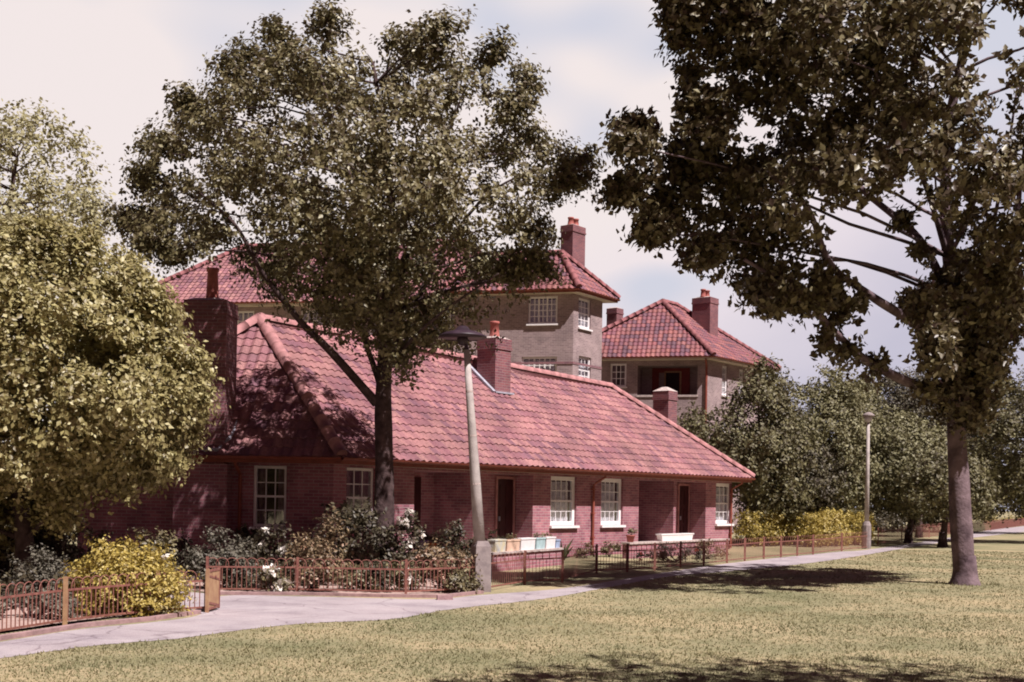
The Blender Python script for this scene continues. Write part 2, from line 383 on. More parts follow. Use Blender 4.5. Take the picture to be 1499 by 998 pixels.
# ---------------------------------------------------------------- buildings helpers
def lineint(p, d, q, e):
    den = d.x*e.y-d.y*e.x; t = ((q.x-p.x)*e.y-(q.y-p.y)*e.x)/den; return V((p.x+d.x*t, p.y+d.y*t, 0))
def inset(poly, o):
    n = len(poly); P = [V((p[0], p[1], 0)) for p in poly]; c = sum(P, V((0, 0, 0)))/n; out = []
    ed = []
    for i in range(n):
        a, b = P[i], P[(i+1) % n]; d = (b-a).normalized(); nn = V((-d.y, d.x, 0))
        if nn.dot(c-a) < 0: nn = -nn
        ed.append((a+nn*o, d))
    for i in range(n): out.append(lineint(*ed[i-1], *ed[i]))
    return out
def tiled(mb, p0, p1, tops, gauge=.29, pitch=.235, amp=.024, step=.026, nu=5, vo=0):
    """pantiled roof face: eave p0->p1, other corners in tops"""
    p0 = V(p0); p1 = V(p1); U_ = (p1-p0).normalized(); ref = V(tops[0])-p0
    nn = U_.cross(ref).normalized()
    if nn.z < 0: nn = -nn
    W_ = nn.cross(U_); 
    if W_.z < 0: W_ = -W_
    poly = [(0, 0), ((p1-p0).length, 0)]+[((V(t)-p0).dot(U_), (V(t)-p0).dot(W_)) for t in tops]
    vmax = max(q[1] for q in poly)
    def span(v):
        xs = []
        for i in range(len(poly)):
            a, b = poly[i-1], poly[i]
            if (a[1]-v)*(b[1]-v) <= 0 and abs(a[1]-b[1]) > 1e-9: xs.append(a[0]+(b[0]-a[0])*(v-a[1])/(b[1]-a[1]))
        return (min(xs), max(xs)) if xs else None
    rows = int(math.ceil(vmax/gauge)); du = pitch/nu
    for r in range(rows):
        v0 = r*gauge; v1 = min((r+1)*gauge, vmax-1e-4)
        s0 = span(v0+1e-5) if v0 > 0 else (poly[0][0], poly[1][0]); s1 = span(v1)
        if s0 is None or s1 is None: continue
        k0 = int(math.floor(min(s0[0], s1[0])/du)); k1 = int(math.ceil(max(s0[1], s1[1])/du))
        base = len(mb.v); jit = random.uniform(-.004, .004)
        for k in range(k0, k1+1):
            u = k*du; ph = (k % nu)/nu
            h = amp*(math.sin(2*PI*ph) if True else 0)+jit
            for v, s, hh in ((v0, s0, -.02), (v0, s0, step+h), (v1, s1, h*.9)):
                uu = min(max(u, s[0]), s[1]); lim = vo if r == 0 else 0
                q_ = p0+U_*uu+W_*(v-(.03 if hh != -.02 else .028) if v == v0 else v); mb.v.append(tuple(q_+nn*(hh+random.uniform(-.003, .003)+.022*noise.noise(q_*.55)+.008*noise.noise(q_*3.1))))
        for k in range(k1-k0):
            a = base+3*k; u = (k0+k+.5)*du/pitch
            for q in ((a, a+3, a+4, a+1), (a+1, a+4, a+5, a+2)):
                mb.f.append(q); mb.uv[len(mb.f)-1] = [(u, r+.5)]*4
def ridge(mb, a, b, r=.12, seg=.42, n=6):
    a = V(a); b = V(b); Ld = (b-a).length; k = max(1, int(Ld/seg)); d = (b-a)/k; dn = d.normalized()
    x = dn.cross(V((0, 0, 1))).normalized(); y = x.cross(dn)
    if y.z < 0: y = -y
    for i in range(k):
        p = a+d*i; q = a+d*(i+1)*1.0+dn*.03; base = len(mb.v)
        for pt, rr in ((p, r*.94), (q, r*1.06)):
            for j in range(n+1):
                an = PI*j/n*1.1-.05*PI; mb.v.append(tuple(pt+x*math.cos(an)*rr+y*math.sin(an)*rr))
        for j in range(n): mb.f.append((base+j, base+j+1, base+n+2+j, base+n+1+j))
        mb.f.append(tuple(base+j for j in range(n+1))); mb.f.append(tuple(base+n+1+j for j in range(n+1))[::-1])
class Wall:
    def __init__(s, a, b, inside):
        s.a = V((a[0], a[1], 0)); b = V((b[0], b[1], 0)); s.L = (b-s.a).length; s.d = (b-s.a)/s.L
        s.i = V((-s.d.y, s.d.x, 0))
        if s.i.dot(V((inside[0], inside[1], 0))-s.a) < 0: s.i = -s.i
    def p(s, u, z, dep=0): q = s.a+s.d*u+s.i*dep; return V((q.x, q.y, z))
    def px(s, x, y):   # pixel -> (u, z)
        r = ray(x, y); n = s.i; t = s.a.dot(n)/(r.x*n.x+r.y*n.y)
        P = V((0, 0, EYE))+r*t; return (P-V((s.a.x, s.a.y, 0))).dot(s.d), P.z
    def box(s, mb, u0, u1, z0, z1, d0, d1):
        mb.hexa([s.p(u0, z0, d0), s.p(u1, z0, d0), s.p(u1, z0, d1), s.p(u0, z0, d1)], [s.p(u0, z1, d0), s.p(u1, z1, d0), s.p(u1, z1, d1), s.p(u0, z1, d1)])
    def build(s, mb, z0, z1, ops=(), rev=.22, deps=None):
        us = sorted({0, s.L}|{q for o in ops for q in o[:2]}); zs = sorted({z0, z1}|{q for o in ops for q in o[2:4]})
        for ua, ub in zip(us, us[1:]):
            for za, zb in zip(zs, zs[1:]):
                um, zm = (ua+ub)/2, (za+zb)/2
                if any(o[0] < um < o[1] and o[2] < zm < o[3] for o in ops): continue
                mb.face([s.p(ua, za), s.p(ub, za), s.p(ub, zb), s.p(ua, zb)])
        for o in ops:
            dd = o[4] if len(o) > 4 else rev; u0, u1, a, b = o[:4]
            for q in (((u0, a), (u0, b)), ((u1, a), (u1, b)), ((u0, a), (u1, a)), ((u0, b), (u1, b))):
                mb.face([s.p(*q[0]), s.p(*q[1]), s.p(*q[1], dd), s.p(*q[0], dd)])
            if len(o) > 5 and o[5]: mb.face([s.p(u0, a, dd), s.p(u1, a, dd), s.p(u1, b, dd), s.p(u0, b, dd)])
def window(W_, o, parent, cols=3, rows=4, sash=True, fw=.065, curtain='net', dep=.07, sill=True, bw=.022, name='window', lights=1):
    u0, u1, z0, z1 = o[:4]; e = .004
    f = MB(); W_.box(f, u0+e, u0+fw, z0, z1, dep, dep+.09); W_.box(f, u1-fw, u1-e, z0, z1, dep, dep+.09)
    W_.box(f, u0+fw, u1-fw, z1-fw, z1-e, dep, dep+.09); W_.box(f, u0+fw, u1-fw, z0+e, z0+fw, dep, dep+.09)
    a, b, c, d = u0+fw, u1-fw, z0+fw, z1-fw
    if sash: W_.box(f, a, b, (c+d)/2-.025, (c+d)/2+.025, dep+.01, dep+.06)
    for l_ in range(1, lights):
        q = a+(b-a)*l_/lights; W_.box(f, q-.035, q+.035, c, d, dep+.012, dep+.075)
    for i in range(1, cols): q = a+(b-a)*i/cols; W_.box(f, q-bw/2, q+bw/2, c, d, dep+.02, dep+.045)
    for i in range(1, rows):
        q = c+(d-c)*i/rows
        if sash and i*2 == rows: continue
        W_.box(f, a, b, q-bw/2, q+bw/2, dep+.022, dep+.043)
    w_ = f.build(name, 'white_paint', parent)
    g = MB(); g.face([W_.p(a, c, dep+.034), W_.p(b, c, dep+.034), W_.p(b, d, dep+.034), W_.p(a, d, dep+.034)]); g.build('pane', 'glass', w_)
    def drap(u_a, u_b, za, zb, m, nm, amp=.025, per=.11, dd=.14):
        k = MB(); n = max(8, int((u_b-u_a)/.02)); base = 0
        for i in range(n+1):
            u = u_a+(u_b-u_a)*i/n; dp = dep+dd+amp*math.sin(2*PI*u/per+random.random()*.6)
            k.v += [tuple(W_.p(u, za, dp)), tuple(W_.p(u, zb, dp))]
        for i in range(n): k.f.append((2*i, 2*i+2, 2*i+3, 2*i+1))
        k.build(nm, m, w_, True)
    if curtain == 'net': drap(a, b, c-.02, c+(d-c)*.97, 'net_curtain', 'net_curtain')
    elif curtain == 'half': drap(a, b, c-.02, c+(d-c)*.5, 'net_curtain', 'net_curtain'); drap(a, a+(b-a)*.2, c, d, 'drape', 'curtain', dd=.2); drap(b-(b-a)*.2, b, c, d, 'drape', 'curtain', dd=.2)
    elif curtain == 'sides': drap(a-.02, a+(b-a)*.3, c, d, 'drape', 'curtain'); drap(b-(b-a)*.28, b+.02, c, d, 'drape', 'curtain')
    # dark room behind
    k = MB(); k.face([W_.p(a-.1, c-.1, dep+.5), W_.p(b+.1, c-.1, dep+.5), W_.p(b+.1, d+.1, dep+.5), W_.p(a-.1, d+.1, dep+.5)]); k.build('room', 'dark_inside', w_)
    if sill:
        k = MB(); W_.box(k, u0-.05, u1+.05, z0-.07, z0-.004, -.09, dep+.1); k.build('sill', 'white_paint', w_)
    return w_
def eaves(poly, z, par, gut='brown_paint', fas='brown_paint', ov=.5, skip=(), sof='soffit'):
    """fascia, gutter and soffit round a footprint of roof corners"""
    P = [V((p[0], p[1], 0)) for p in poly]; n = len(P); f = MB(); g = MB(); so_ = MB()
    IN = inset(poly, .03); IN2 = inset(poly, ov+.05)
    for i in range(n):
        if i in skip: continue
        a, b = IN[i], IN[(i+1) % n]; a2, b2 = IN2[i], IN2[(i+1) % n]
        f.face([(a.x, a.y, z-.17), (b.x, b.y, z-.17), (b.x, b.y, z+.01), (a.x, a.y, z+.01)])
        so_.face([(a.x, a.y, z-.165), (b.x, b.y, z-.165), (b2.x, b2.y, z-.165), (a2.x, a2.y, z-.165)])
        A, B = P[i], P[(i+1) % n]; d = (B-A).normalized(); nx = V((-d.y, d.x, 0)); c = sum(P, V())/n
        if nx.dot(c-A) > 0: nx = -nx
        base = len(g.v); k = 6
        for pt in (A, B):
            for j in range(k+1):
                an = PI+PI*j/k; q = pt+nx*(.03+.055*math.cos(an)); g.v.append((q.x, q.y, z-.03+.06*math.sin(an)))
        for j in range(k): g.f.append((base+j, base+j+1, base+k+2+j, base+k+1+j))
    f.build('fascia', fas, par); g.build('gutter', gut, par, True); so_.build('soffit', sof, par)
def pot(c, z, par, h=.45, r=.145, m='terracotta'):
    k = MB(); k.lathe((c[0], c[1], z), [(r*1.15, -.02), (r*1.15, .05), (r, .08), (r*.82, h-.09), (r*.98, h-.08), (r*1.0, h-.01), (r*.7, h), (r*.66, h-.12)], 12); return k.build('chimney_pot', m, par, True)
def chimney(c, ax, ay, hx, hy, z0, z1, par, pots=(0,), m='brick_chimney', ph=.42, cap=False):
    k = MB(); k.obox(c, ax, ay, hx, hy, z0, z1-.32)
    k.obox(c, ax, ay, hx+.03, hy+.03, z1-.32, z1-.24); k.obox(c, ax, ay, hx+.012, hy+.012, z1-.24, z1)
    ch = k.build('chimney', m, par)
    t = MB()
    if cap: t.obox(c, ax, ay, hx+.02, hy+.02, z1, z1+.16, .25)
    else: t.obox(c, ax, ay, hx, hy, z1, z1+.07, .6)
    t.build('chimney_cap', 'stone', ch)
    for q in pots: pot(V((c[0], c[1], 0))+ax*q, z1+.03, ch, ph)
    return ch

# ---------------------------------------------------------------- BUNGALOW
HE = 2.47
E = onz(1103, 699, HE); C = onz(500, 667.5, HE)
d = (E-C).normalized(); nin = V((-d.y, d.x, 0))
def pxof(P):
    r = P-V((0, 0, EYE)); u = (r.x*cr+r.z*sr)/r.y; v = (-r.x*sr+r.z*cr)/r.y; return CX+u*F, CY-v*F
lo, hi = 2., 6.
for _ in range(40):
    wv = (lo+hi)/2; q = E+wv*(nin-d); zz = at(894, 567, q.y).z
    if pxof(V((q.x, q.y, zz)))[0] > 894: lo = wv
    else: hi = wv
B = E+wv*(nin-d); B.z = at(894, 567, B.y).z
slope = (B.z-HE)/wv
# A: pixel ray meets the main slope
r = ray(381, 468); a_ = r.x*nin.x+r.y*nin.y; k0 = (V((0, 0, 0))-V((E.x, E.y, 0))).dot(nin)
t = (HE-EYE+slope*k0)/(r.z-slope*a_); A = V((0, 0, EYE))+r*t
wa = (A-E).dot(nin)
Lc = onz(60, 661, HE); E2 = E+nin*2*wv; E2.z = HE; C2 = A+nin*wa; C2.z = HE
print('bungalow', 'C', C, 'E', E, 'A', A, 'B', B, 'L', Lc, 'w', wv, wa, 'slope', slope)
bung = root('bungalow', (C.x, C.y, 0), 'long single storey red brick bungalow with pink pantiled hipped roof and three chimneys', 'bungalow')
mb = MB(); tiled(mb, C, E, [B, A]); tiled(mb, Lc, C, [A]); tiled(mb, E, E2, [B]); tiled(mb, E2, C2, [A, B], nu=3); tiled(mb, C2, Lc, [A], nu=3)
roof = mb.build('roof', 'tiles_pink', bung)
mb = MB(); up_ = V((0, 0, .03))
ridge(mb, A+up_, B+up_, .13); ridge(mb, C+up_, A+up_, .15); ridge(mb, E+up_, B+up_, .12); ridge(mb, Lc+up_, A+up_, .15); ridge(mb, E2+up_, B+up_); ridge(mb, C2+up_, A+up_)
mb.build('ridge_tiles', 'ridge_tile', roof, True)
fp = [C, E, E2, C2, Lc]
eaves(fp, HE, bung)
IN = inset(fp, .56); c_, e_, e2_, c2_, l_ = IN
mid = (c_+e2_)/2; ZT = HE-.15
W1 = Wall(c_, e_, mid); W0 = Wall(l_, c_, mid)
def opx(W_, x0, x1, y0, y1):
    ym = (y0+y1)/2; xm = (x0+x1)/2
    return [W_.px(x0, ym)[0], W_.px(x1, ym)[0], W_.px(xm, y1)[1], W_.px(xm, y0)[1]]
win_main = [opx(W1, 507, 549, 679, 770), opx(W1, 806, 844, 692, 771), opx(W1, 880, 912, 694.5, 770), opx(W1, 1048, 1071, 702, 763.5)]
zt = ZT-.07; sil = sum(o[2] for o in win_main[1:])/3
for o in win_main: o[3] = min(o[3], zt); o[2] = sil
def rc(x, y=740): return W1.px(x, y)[0]
RD = 1.35
rec = [(rc(606), rc(693), .15, zt, RD, True), (rc(697), rc(780), .15, zt, .62, True), (rc(935), rc(986), .15, zt, RD, True), (rc(989.5), rc(1033), .15, zt, .62, True)]
print('openings', win_main, rec, W1.L)
mb = MB(); W1.build(mb, 0, ZT, [tuple(o) for o in win_main]+rec)
w1o = opx(W0, 370, 419, 675, 773); w1o[3] = min(w1o[3], zt); w1o[2] = sil
W0.build(mb, 0, ZT, [tuple(w1o)])
for a, b in ((e_, e2_), (e2_, c2_), (c2_, l_)): Wall(a, b, mid).build(mb, 0, ZT)
# brick plinth
wall = mb.build('wall', 'brick_red', bung)
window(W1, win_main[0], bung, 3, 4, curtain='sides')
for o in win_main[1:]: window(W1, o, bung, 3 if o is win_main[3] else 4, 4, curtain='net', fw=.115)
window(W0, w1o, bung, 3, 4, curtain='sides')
# porches: doors, frames, floor steps
for (ro, dx0, dx1) in ((rec[1], 724, 764), (rec[3], 991, 1020)):
    u0 = W1.px(dx0, 740)[0]; u1 = W1.px(dx1, 740)[0]
    sh = W1.px(dx0, 740)[0]; 
    # shift for depth
    Wd_ = Wall(W1.p(0, 0, .62), W1.p(W1.L, 0, .62), mid); u0 = Wd_.px(dx0, 740)[0]; u1 = Wd_.px(dx1, 740)[0]
    u0 = max(u0, ro[0]+.06); u1 = min(u1, ro[1]-.05)
    k = MB()
    for a, b in ((u0, u0+.07), (u1-.07, u1)): Wd_.box(k, a, b, .15, 2.2, -.05, -.003)
    Wd_.box(k, u0+.07, u1-.07, 2.13, 2.2, -.05, -.003)
    fr = k.build('door_frame', 'ridge_tile', bung)
    k = MB(); Wd_.box(k, u0+.075, u1-.075, .16, 2.12, -.03, -.004)
    for i in range(2):
        for j in range(3):
            a = u0+.16+i*(u1-u0-.32)/2+.02; b = a+(u1-u0-.32)/2-.06; Wd_.box(k, a, b, .3+j*.6, .78+j*.6, -.045, -.03)
    dr = k.build('door', 'dark_door', bung)
    k = MB(); Wd_.box(k, u0+.13, u0+.16, 1.0, 1.12, -.075, -.03); k.build('handle', 'lead', dr)
for ro in (rec[0], rec[2]):
    Wd_ = Wall(W1.p(0, 0, RD), W1.p(W1.L, 0, RD), mid); um = ro[0]*.45+ro[1]*.55
    k = MB(); Wd_.box(k, um-.45, um+.45, .16, 2.12, -.05, -.004); Wd_.box(k, um-.38, um+.38, .9, 2.05, -.06, -.05)
    k.build('door', 'dark_door', bung)
for ro in rec: k = MB(); W1.box(k, ro[0]+.003, ro[1]-.003, .1, .153, -.12, ro[4]-.01); k.build('doorstep', 'stone', bung)
# downpipes
for x in (866, 1082):
    u = W1.px(x, 740)[0]; u = min(u, W1.L-.08); k = MB()
    k.tube([W1.p(u, HE-.08, -.48), W1.p(u, HE-.2, -.46), W1.p(u, HE-.42, -.07), W1.p(u, .05, -.06)], [.038]*4, 8)
    for z in (.5, 1.2, 1.9): W1.box(k, u-.06, u+.06, z, z+.04, -.1, -.002)
    k.build('downpipe', 'brown_paint', bung)
u = W0.px(352, 740)[0]; k = MB(); k.tube([W0.p(u, HE-.08, -.48), W0.p(u, HE-.2, -.46), W0.p(u, HE-.42, -.07), W0.p(u, .05, -.06)], [.04]*4, 8); k.build('downpipe', 'brown_paint', bung)
# air bricks / wall box
# chimney breast at the left end
ua = W0.px(262, 740)[0]; ub = W0.px(339, 740)[0]; k = MB(); W0.box(k, ua, ub, 0, HE-.2, -.4, .02)
k.build('chimney_breast', 'brick_red', bung)
X0 = W0.d; Y0 = W0.i
pc = W0.p((ua+ub)/2, 0, .02); pl = W0.px(276, 560)[0]; pr = W0.px(337, 560)[0]; pc = W0.p((pl+pr)/2, 0, .05)
zt1 = at(306, 443, pc.y).z
chimney(pc, X0, Y0, (pr-pl)/2, .42, HE-.3, zt1, bung, pots=(.02,), ph=.75)
k = MB(); q = W0.p(0, 0, 0)
k.tube([W0.p(pl-.25, HE+.03, -.47), W0.p(pr-.1, HE+.10, -.45), W0.p(pr+.1, HE+.45, -.1), W0.p(pr+.12, HE+1.0, .5)], [.05]*4, 5)
k.build('lead_flashing', 'lead', roof)
def onplane(px, py):   # point of main slope
    r = ray(px, py); a_ = r.x*nin.x+r.y*nin.y; t = (HE-EYE+slope*k0)/(r.z-slope*a_); return V((0, 0, EYE))+r*t
q = onplane(747, 577); hy = .34; hx = .36
cc = q+nin*hy-d*hx; zc2 = at(735, 497, cc.y).z
chimney(cc, d, nin, hx, hy, q.z-.5, zc2, bung, pots=(0,), ph=.5)
print('ch2', cc, q, zc2)
k = MB(); f0 = q-nin*.05+d*.05
for s0, s1 in (((-hx*2-.08, 0), (.05, 0)), ((-hx*2-.08, 0), (-hx*2-.08, 1.0))):
    a = q+d*s0[0]+nin*(s0[1]-.05); b = q+d*s1[0]+nin*(s1[1]-.05); a.z = HE+slope*(a-E).dot(nin)+.05; b.z = HE+slope*(b-E).dot(nin)+.05
    k.bar(a, b, .12, .05)
k.build('lead_flashing', 'lead', roof)
c3 = at(973, 620, (B.y+E.y)/2+2.2); c3.z = 0
zc3 = at(970, 573, c3.y).z
chimney(c3, d, nin, .30, .32, HE-.2, zc3, bung, pots=(), cap=True)

# ---------------------------------------------------------------- BACKGROUND FLATS
def block(name, label, P_, Q_, R_, ze, rise, brickm, tm, ov=.45, inset_end=None, z0=0):
    """P corner, Q right end, R left end at eave height"""
    P_ = V(P_); Q_ = V(Q_); R_ = V(R_); T_ = Q_+R_-P_
    for p in (P_, Q_, R_, T_): p.z = ze
    t = root(name, (P_.x, P_.y, 0), label, 'flats')
    return t, P_, Q_, R_, T_
def hiproof(par, a, b, c, dd, zr, tm, gauge=.29, rt='ridge_tile_red', gable=False):
    """ridge runs along a->b, front face a,b"""
    ax = (b-a).normalized(); hw = min((c-b).length/2, (b-a).length/2-.7); r1 = (a+dd)/2+ax*hw; r2 = (b+c)/2-ax*hw; r1.z = r2.z = zr
    m_ = MB(); tiled(m_, a, b, [r2, r1], gauge, .25, .03, .026, 4); tiled(m_, b, c, [r2], gauge, .25, .03, .026, 4)
    tiled(m_, c, dd, [r1, r2], gauge, .25, .03, .026, 4); tiled(m_, dd, a, [r1], gauge, .25, .03, .026, 4)
    ro = m_.build('roof', tm, par); m_ = MB(); u = V((0, 0, .05))
    for p, q in ((r1, r2), (a, r1), (dd, r1), (b, r2), (c, r2)): ridge(m_, p+u, q+u, .15)
    m_.build('ridge_tiles', rt, ro, True); return ro, r1, r2
# block of flats: wing behind the bungalow
ZE = 10.8
P1 = onz(848, 421, ZE); Q1 = onz(906, 438, ZE); R1 = onz(735, 424, ZE)
wing, P1, Q1, R1, T1 = block('flats_wing', 'tall brown brick block of flats behind the bungalow, with a chimney and red hipped roof', P1, Q1, R1, ZE, 3, None, None)
zr = at(795, 371, (P1.y+T1.y)/2).z
ax1 = (P1-R1).normalized()
R1x = R1-ax1*3.0; T1x = T1-ax1*3.0
hiproof(wing, R1x, P1, Q1, T1x, zr, 'tiles_mixed')
fpw = [R1x, P1, Q1, T1x]; eaves(fpw, ZE, wing, 'brown_paint', 'brown_paint', .45, sof='cream_paint')
iw = inset(fpw, .47); mw = (iw[0]+iw[2])/2
WA = Wall(iw[0], iw[1], mw); WB = Wall(iw[1], iw[2], mw)
oa = [opx(WA, 773, 816, 430, 474), opx(WA, 763, 815, 522, 566)]; ob = [opx(WB, 847, 865, 437, 481), opx(WB, 847, 865, 522, 562)]
for o in oa+ob: o[3] = min(o[3], ZE-.25)
oa = oa+[[oa[1][0], oa[1][1], oa[1][2]-2.8, oa[1][3]-2.8]]; ob = ob+[[ob[1][0], ob[1][1], ob[1][2]-2.8, ob[1][3]-2.8]]
mb = MB(); WA.build(mb, 0, ZE-.1, [tuple(o) for o in oa]); WB.build(mb, 0, ZE-.1, [tuple(o) for o in ob])
for a, b in ((iw[2], iw[3]), (iw[3], iw[0])): Wall(a, b, mw).build(mb, 0, ZE-.1)
mb.build('wall', 'brick_brown', wing)
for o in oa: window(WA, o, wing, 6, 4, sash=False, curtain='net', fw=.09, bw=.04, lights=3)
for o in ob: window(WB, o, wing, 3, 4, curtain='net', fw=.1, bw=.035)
k = MB()
for z in (7.55, 4.8): WA.box(k, 0, WA.L+.02, z, z+.1, -.025, .0); WB.box(k, -.02, WB.L, z, z+.1, -.022, .0)
k.build('string_course', 'brick_purple', wing)
cw = at(838, 400, (P1.y+Q1.y)/2+2); chimney(cw, d, nin, .5, .34, zr-2.4, at(838, 332, cw.y).z, wing, pots=(-.2, .2), m='brick_chimney', ph=.38)
# main long range at the left
ZM = 10.6
M1 = onz(150, 444, ZM); M2 = onz(790, 436, ZM); dm = (M2-M1).normalized(); nm_ = V((-dm.y, dm.x, 0)); M1 = onz(172, 444, ZM)
lng = root('flats_range', (M2.x, M2.y, 0), 'long range of red roofed brick flats glimpsed behind the tree and left chimney', 'flats')
M3 = M2+nm_*9.0; M4 = M1+nm_*9.0
hiproof(lng, M1, M2, M3, M4, ZM+3.5, 'tiles_pink')
fm = [M1, M2, M3, M4]; eaves(fm, ZM, lng, 'brown_paint', 'cream_paint', .45, sof='cream_paint'); im = inset(fm, .47); mm = (im[0]+im[2])/2
WM = Wall(im[0], im[1], mm); om = []
for x0, x1 in ((236, 262),)[:0]+((236, 262), (338, 372), (440, 474), (540, 575), (640, 676)):
    for dz in (0, 2.8, 5.6): o = opx(WM, x0, x1, 453, 490); o[2] -= dz; o[3] = min(o[3], ZM-.25); o[3] -= dz if o[3] > ZM-1-dz+.01 else 0; om.append(o)
om2 = []
for x0, x1 in ((236, 262),)[:0]+((236, 262), (338, 372), (440, 474), (540, 575), (640, 676)):
    o = opx(WM, x0, x1, 453, 490); top = ZM-.35; h_ = 1.35
    for dz in (0, 2.8, 5.6): om2.append([o[0], o[1], top-h_-dz, top-dz])
mb = MB(); WM.build(mb, 0, ZM-.1, [tuple(o) for o in om2])
for a, b in ((im[1], im[2]), (im[2], im[3]), (im[3], im[0])): Wall(a, b, mm).build(mb, 0, ZM-.1)
mb.build('wall', 'brick_brown', lng)
for o in om2: window(WM, o, lng, 4, 3, sash=False, curtain='net', fw=.09, bw=.04, lights=2)
# small brick stack right of the wing
# right block with loggia
ZR = 9.05
P2 = onz(1045, 520, ZR); R2 = onz(806, 523, ZR); Q2 = P2+d*7.6; T2 = R2+d*7.6
rb = root('flats_house', (P2.x, P2.y, 0), 'smaller brick flats on the right with shaded balcony and mottled tile roof', 'flats')
for p in (P2, Q2, R2, T2): p.z = ZR
apex = at(963, 446, (P2.y+R2.y)/2+3.3)
hw2 = (P2-R2).length/2
# ridge runs along d: front face of the ridge system = P2->Q2
ro, r1, r2 = hiproof(rb, P2, Q2, T2, R2, apex.z, 'tiles_mixed')
f2 = [P2, Q2, T2, R2]; eaves(f2, ZR, rb, 'brown_paint', 'cream_paint', .5, sof='cream_paint'); i2 = inset(f2, .52); m2 = (i2[0]+i2[2])/2
WF = Wall(i2[3], i2[0], m2); WS = Wall(i2[0], i2[1], m2)
of = [tuple(opx(WF, 893, 917, 531, 566)), tuple(opx(WF, 933, 1021, 534, 578))+(1.5, True)]
os_ = [tuple(opx(WS, 1057, 1065, 535, 579)), tuple(opx(WS, 1082, 1089, 540, 582))]
cl = lambda o, z: tuple([o[0], o[1], o[2], min(o[3], z)]+list(o[4:]))
of = [cl(o, ZR-.3) for o in of]; os_ = [cl(o, ZR-.3) for o in os_]
lw = [tuple([o[0], o[1], o[2]-2.8, o[3]-2.8]) for o in [of[0]]+os_]
mb = MB(); WF.build(mb, 0, ZR-.1, of+[lw[0]]); WS.build(mb, 0, ZR-.1, os_+lw[1:])
for a, b in ((i2[1], i2[2]), (i2[2], i2[3])): Wall(a, b, m2).build(mb, 0, ZR-.1)
mb.build('wall', 'brick_brown', rb)
window(WF, of[0], rb, 3, 3, sash=False, curtain='sides', fw=.1, bw=.04); window(WF, lw[0], rb, 3, 3, sash=False, curtain='sides', fw=.1, bw=.04)
for o in os_+lw[1:]: window(WS, o, rb, 3, 4, curtain='net', fw=.1, bw=.035)
lg = of[1]; k = MB(); WF.box(k, lg[0]-.03, lg[1]+.05, lg[2]-.1, lg[2]+.003, -.05, .2); k.build('balcony_ledge', 'stone', rb)
Wb = Wall(WF.p(0, 0, 1.5), WF.p(WF.L, 0, 1.5), m2); k = MB(); u0 = Wb.px(955, 550)[0]; u1 = Wb.px(1010, 550)[0]
Wb.box(k, u0, u0+.35, lg[2]-.4, lg[3]-.02, -.05, -.004); Wb.box(k, u1-.55, u1, lg[2]-.4, lg[3]-.02, -.05, -.004); Wb.box(k, u0+.35, u1-.55, lg[3]-.25, lg[3]-.02, -.05, -.004)
k.build('balcony_screen', 'red_door', rb)
um = (u0+u1)/2+.1; k = MB(); Wb.box(k, um-.45, um-.37, lg[2], lg[3]-.25, -.07, -.05); Wb.box(k, um+.37, um+.45, lg[2], lg[3]-.25, -.07, -.05); Wb.box(k, um-.45, um+.45, lg[3]-.25, lg[3]-.18, -.07, -.052); k.build('balcony_door_frame', 'gate_paint', rb)
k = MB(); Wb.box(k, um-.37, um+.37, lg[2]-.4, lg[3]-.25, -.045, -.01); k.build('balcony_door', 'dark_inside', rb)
k = MB(); u = WF.L-.06; k.tube([WF.p(u, ZR-.15, -.5), WF.p(u, ZR-.5, -.07), WF.p(u, .1, -.07)], [.055]*3, 8); k.build('downpipe', 'brown_paint', rb)
ccx = at(1032, 470, (r1.y+r2.y)/2); chimney(ccx, d, nin, .45, .55, ZR+1.2, at(1032, 437, ccx.y).z, rb, pots=(-.25, .2), m='brick_chimney', ph=.45)
k = MB(); k.obox((0, 0), V((1, 0, 0)), V((0, 1, 0)), 0.001, 0.001, 0, .001)
cb = at(900, 470, P2.y+10); chimney(cb, d, nin, .35, .35, ZR, at(900, 452, cb.y).z, rb, pots=(), m='brick_chimney')

# ---------------------------------------------------------------- GROUND
def lawnmat():
    m = bpy.data.materials.new('lawn'); m.use_nodes = True; t = m.node_tree; p = t.nodes['Principled BSDF']; p.inputs['Roughness'].default_value = .95
    p.inputs['Specular IOR Level'].default_value = .1
    g = t.nodes.new('ShaderNodeTexCoord')
    n = t.nodes.new('ShaderNodeTexNoise'); n.inputs['Scale'].default_value = .35; n.inputs['Detail'].default_value = 8; n.inputs['Roughness'].default_value = .7
    n2 = t.nodes.new('ShaderNodeTexNoise'); n2.inputs['Scale'].default_value = 14; n2.inputs['Detail'].default_value = 6
    t.links.new(g.outputs['Object'], n.inputs['Vector']); t.links.new(g.outputs['Object'], n2.inputs['Vector'])
    mx = math_n(t, 'ADD', math_n(t, 'MULTIPLY', n.outputs[0], .7), math_n(t, 'MULTIPLY', n2.outputs[0], .3))
    t.links.new(ramp_n(t, mx, [(.38, (.15, .15, .080)), (.48, (.235, .21, .125)), (.58, (.35, .28, .17))]), p.inputs['Base Color'])
    bn = t.nodes.new('ShaderNodeBump'); bn.inputs['Strength'].default_value = .7; bn.inputs['Distance'].default_value = .04
    t.links.new(n2.outputs[0], bn.inputs['Height']); t.links.new(bn.outputs[0], p.inputs['Normal']); MT['lawn'] = m
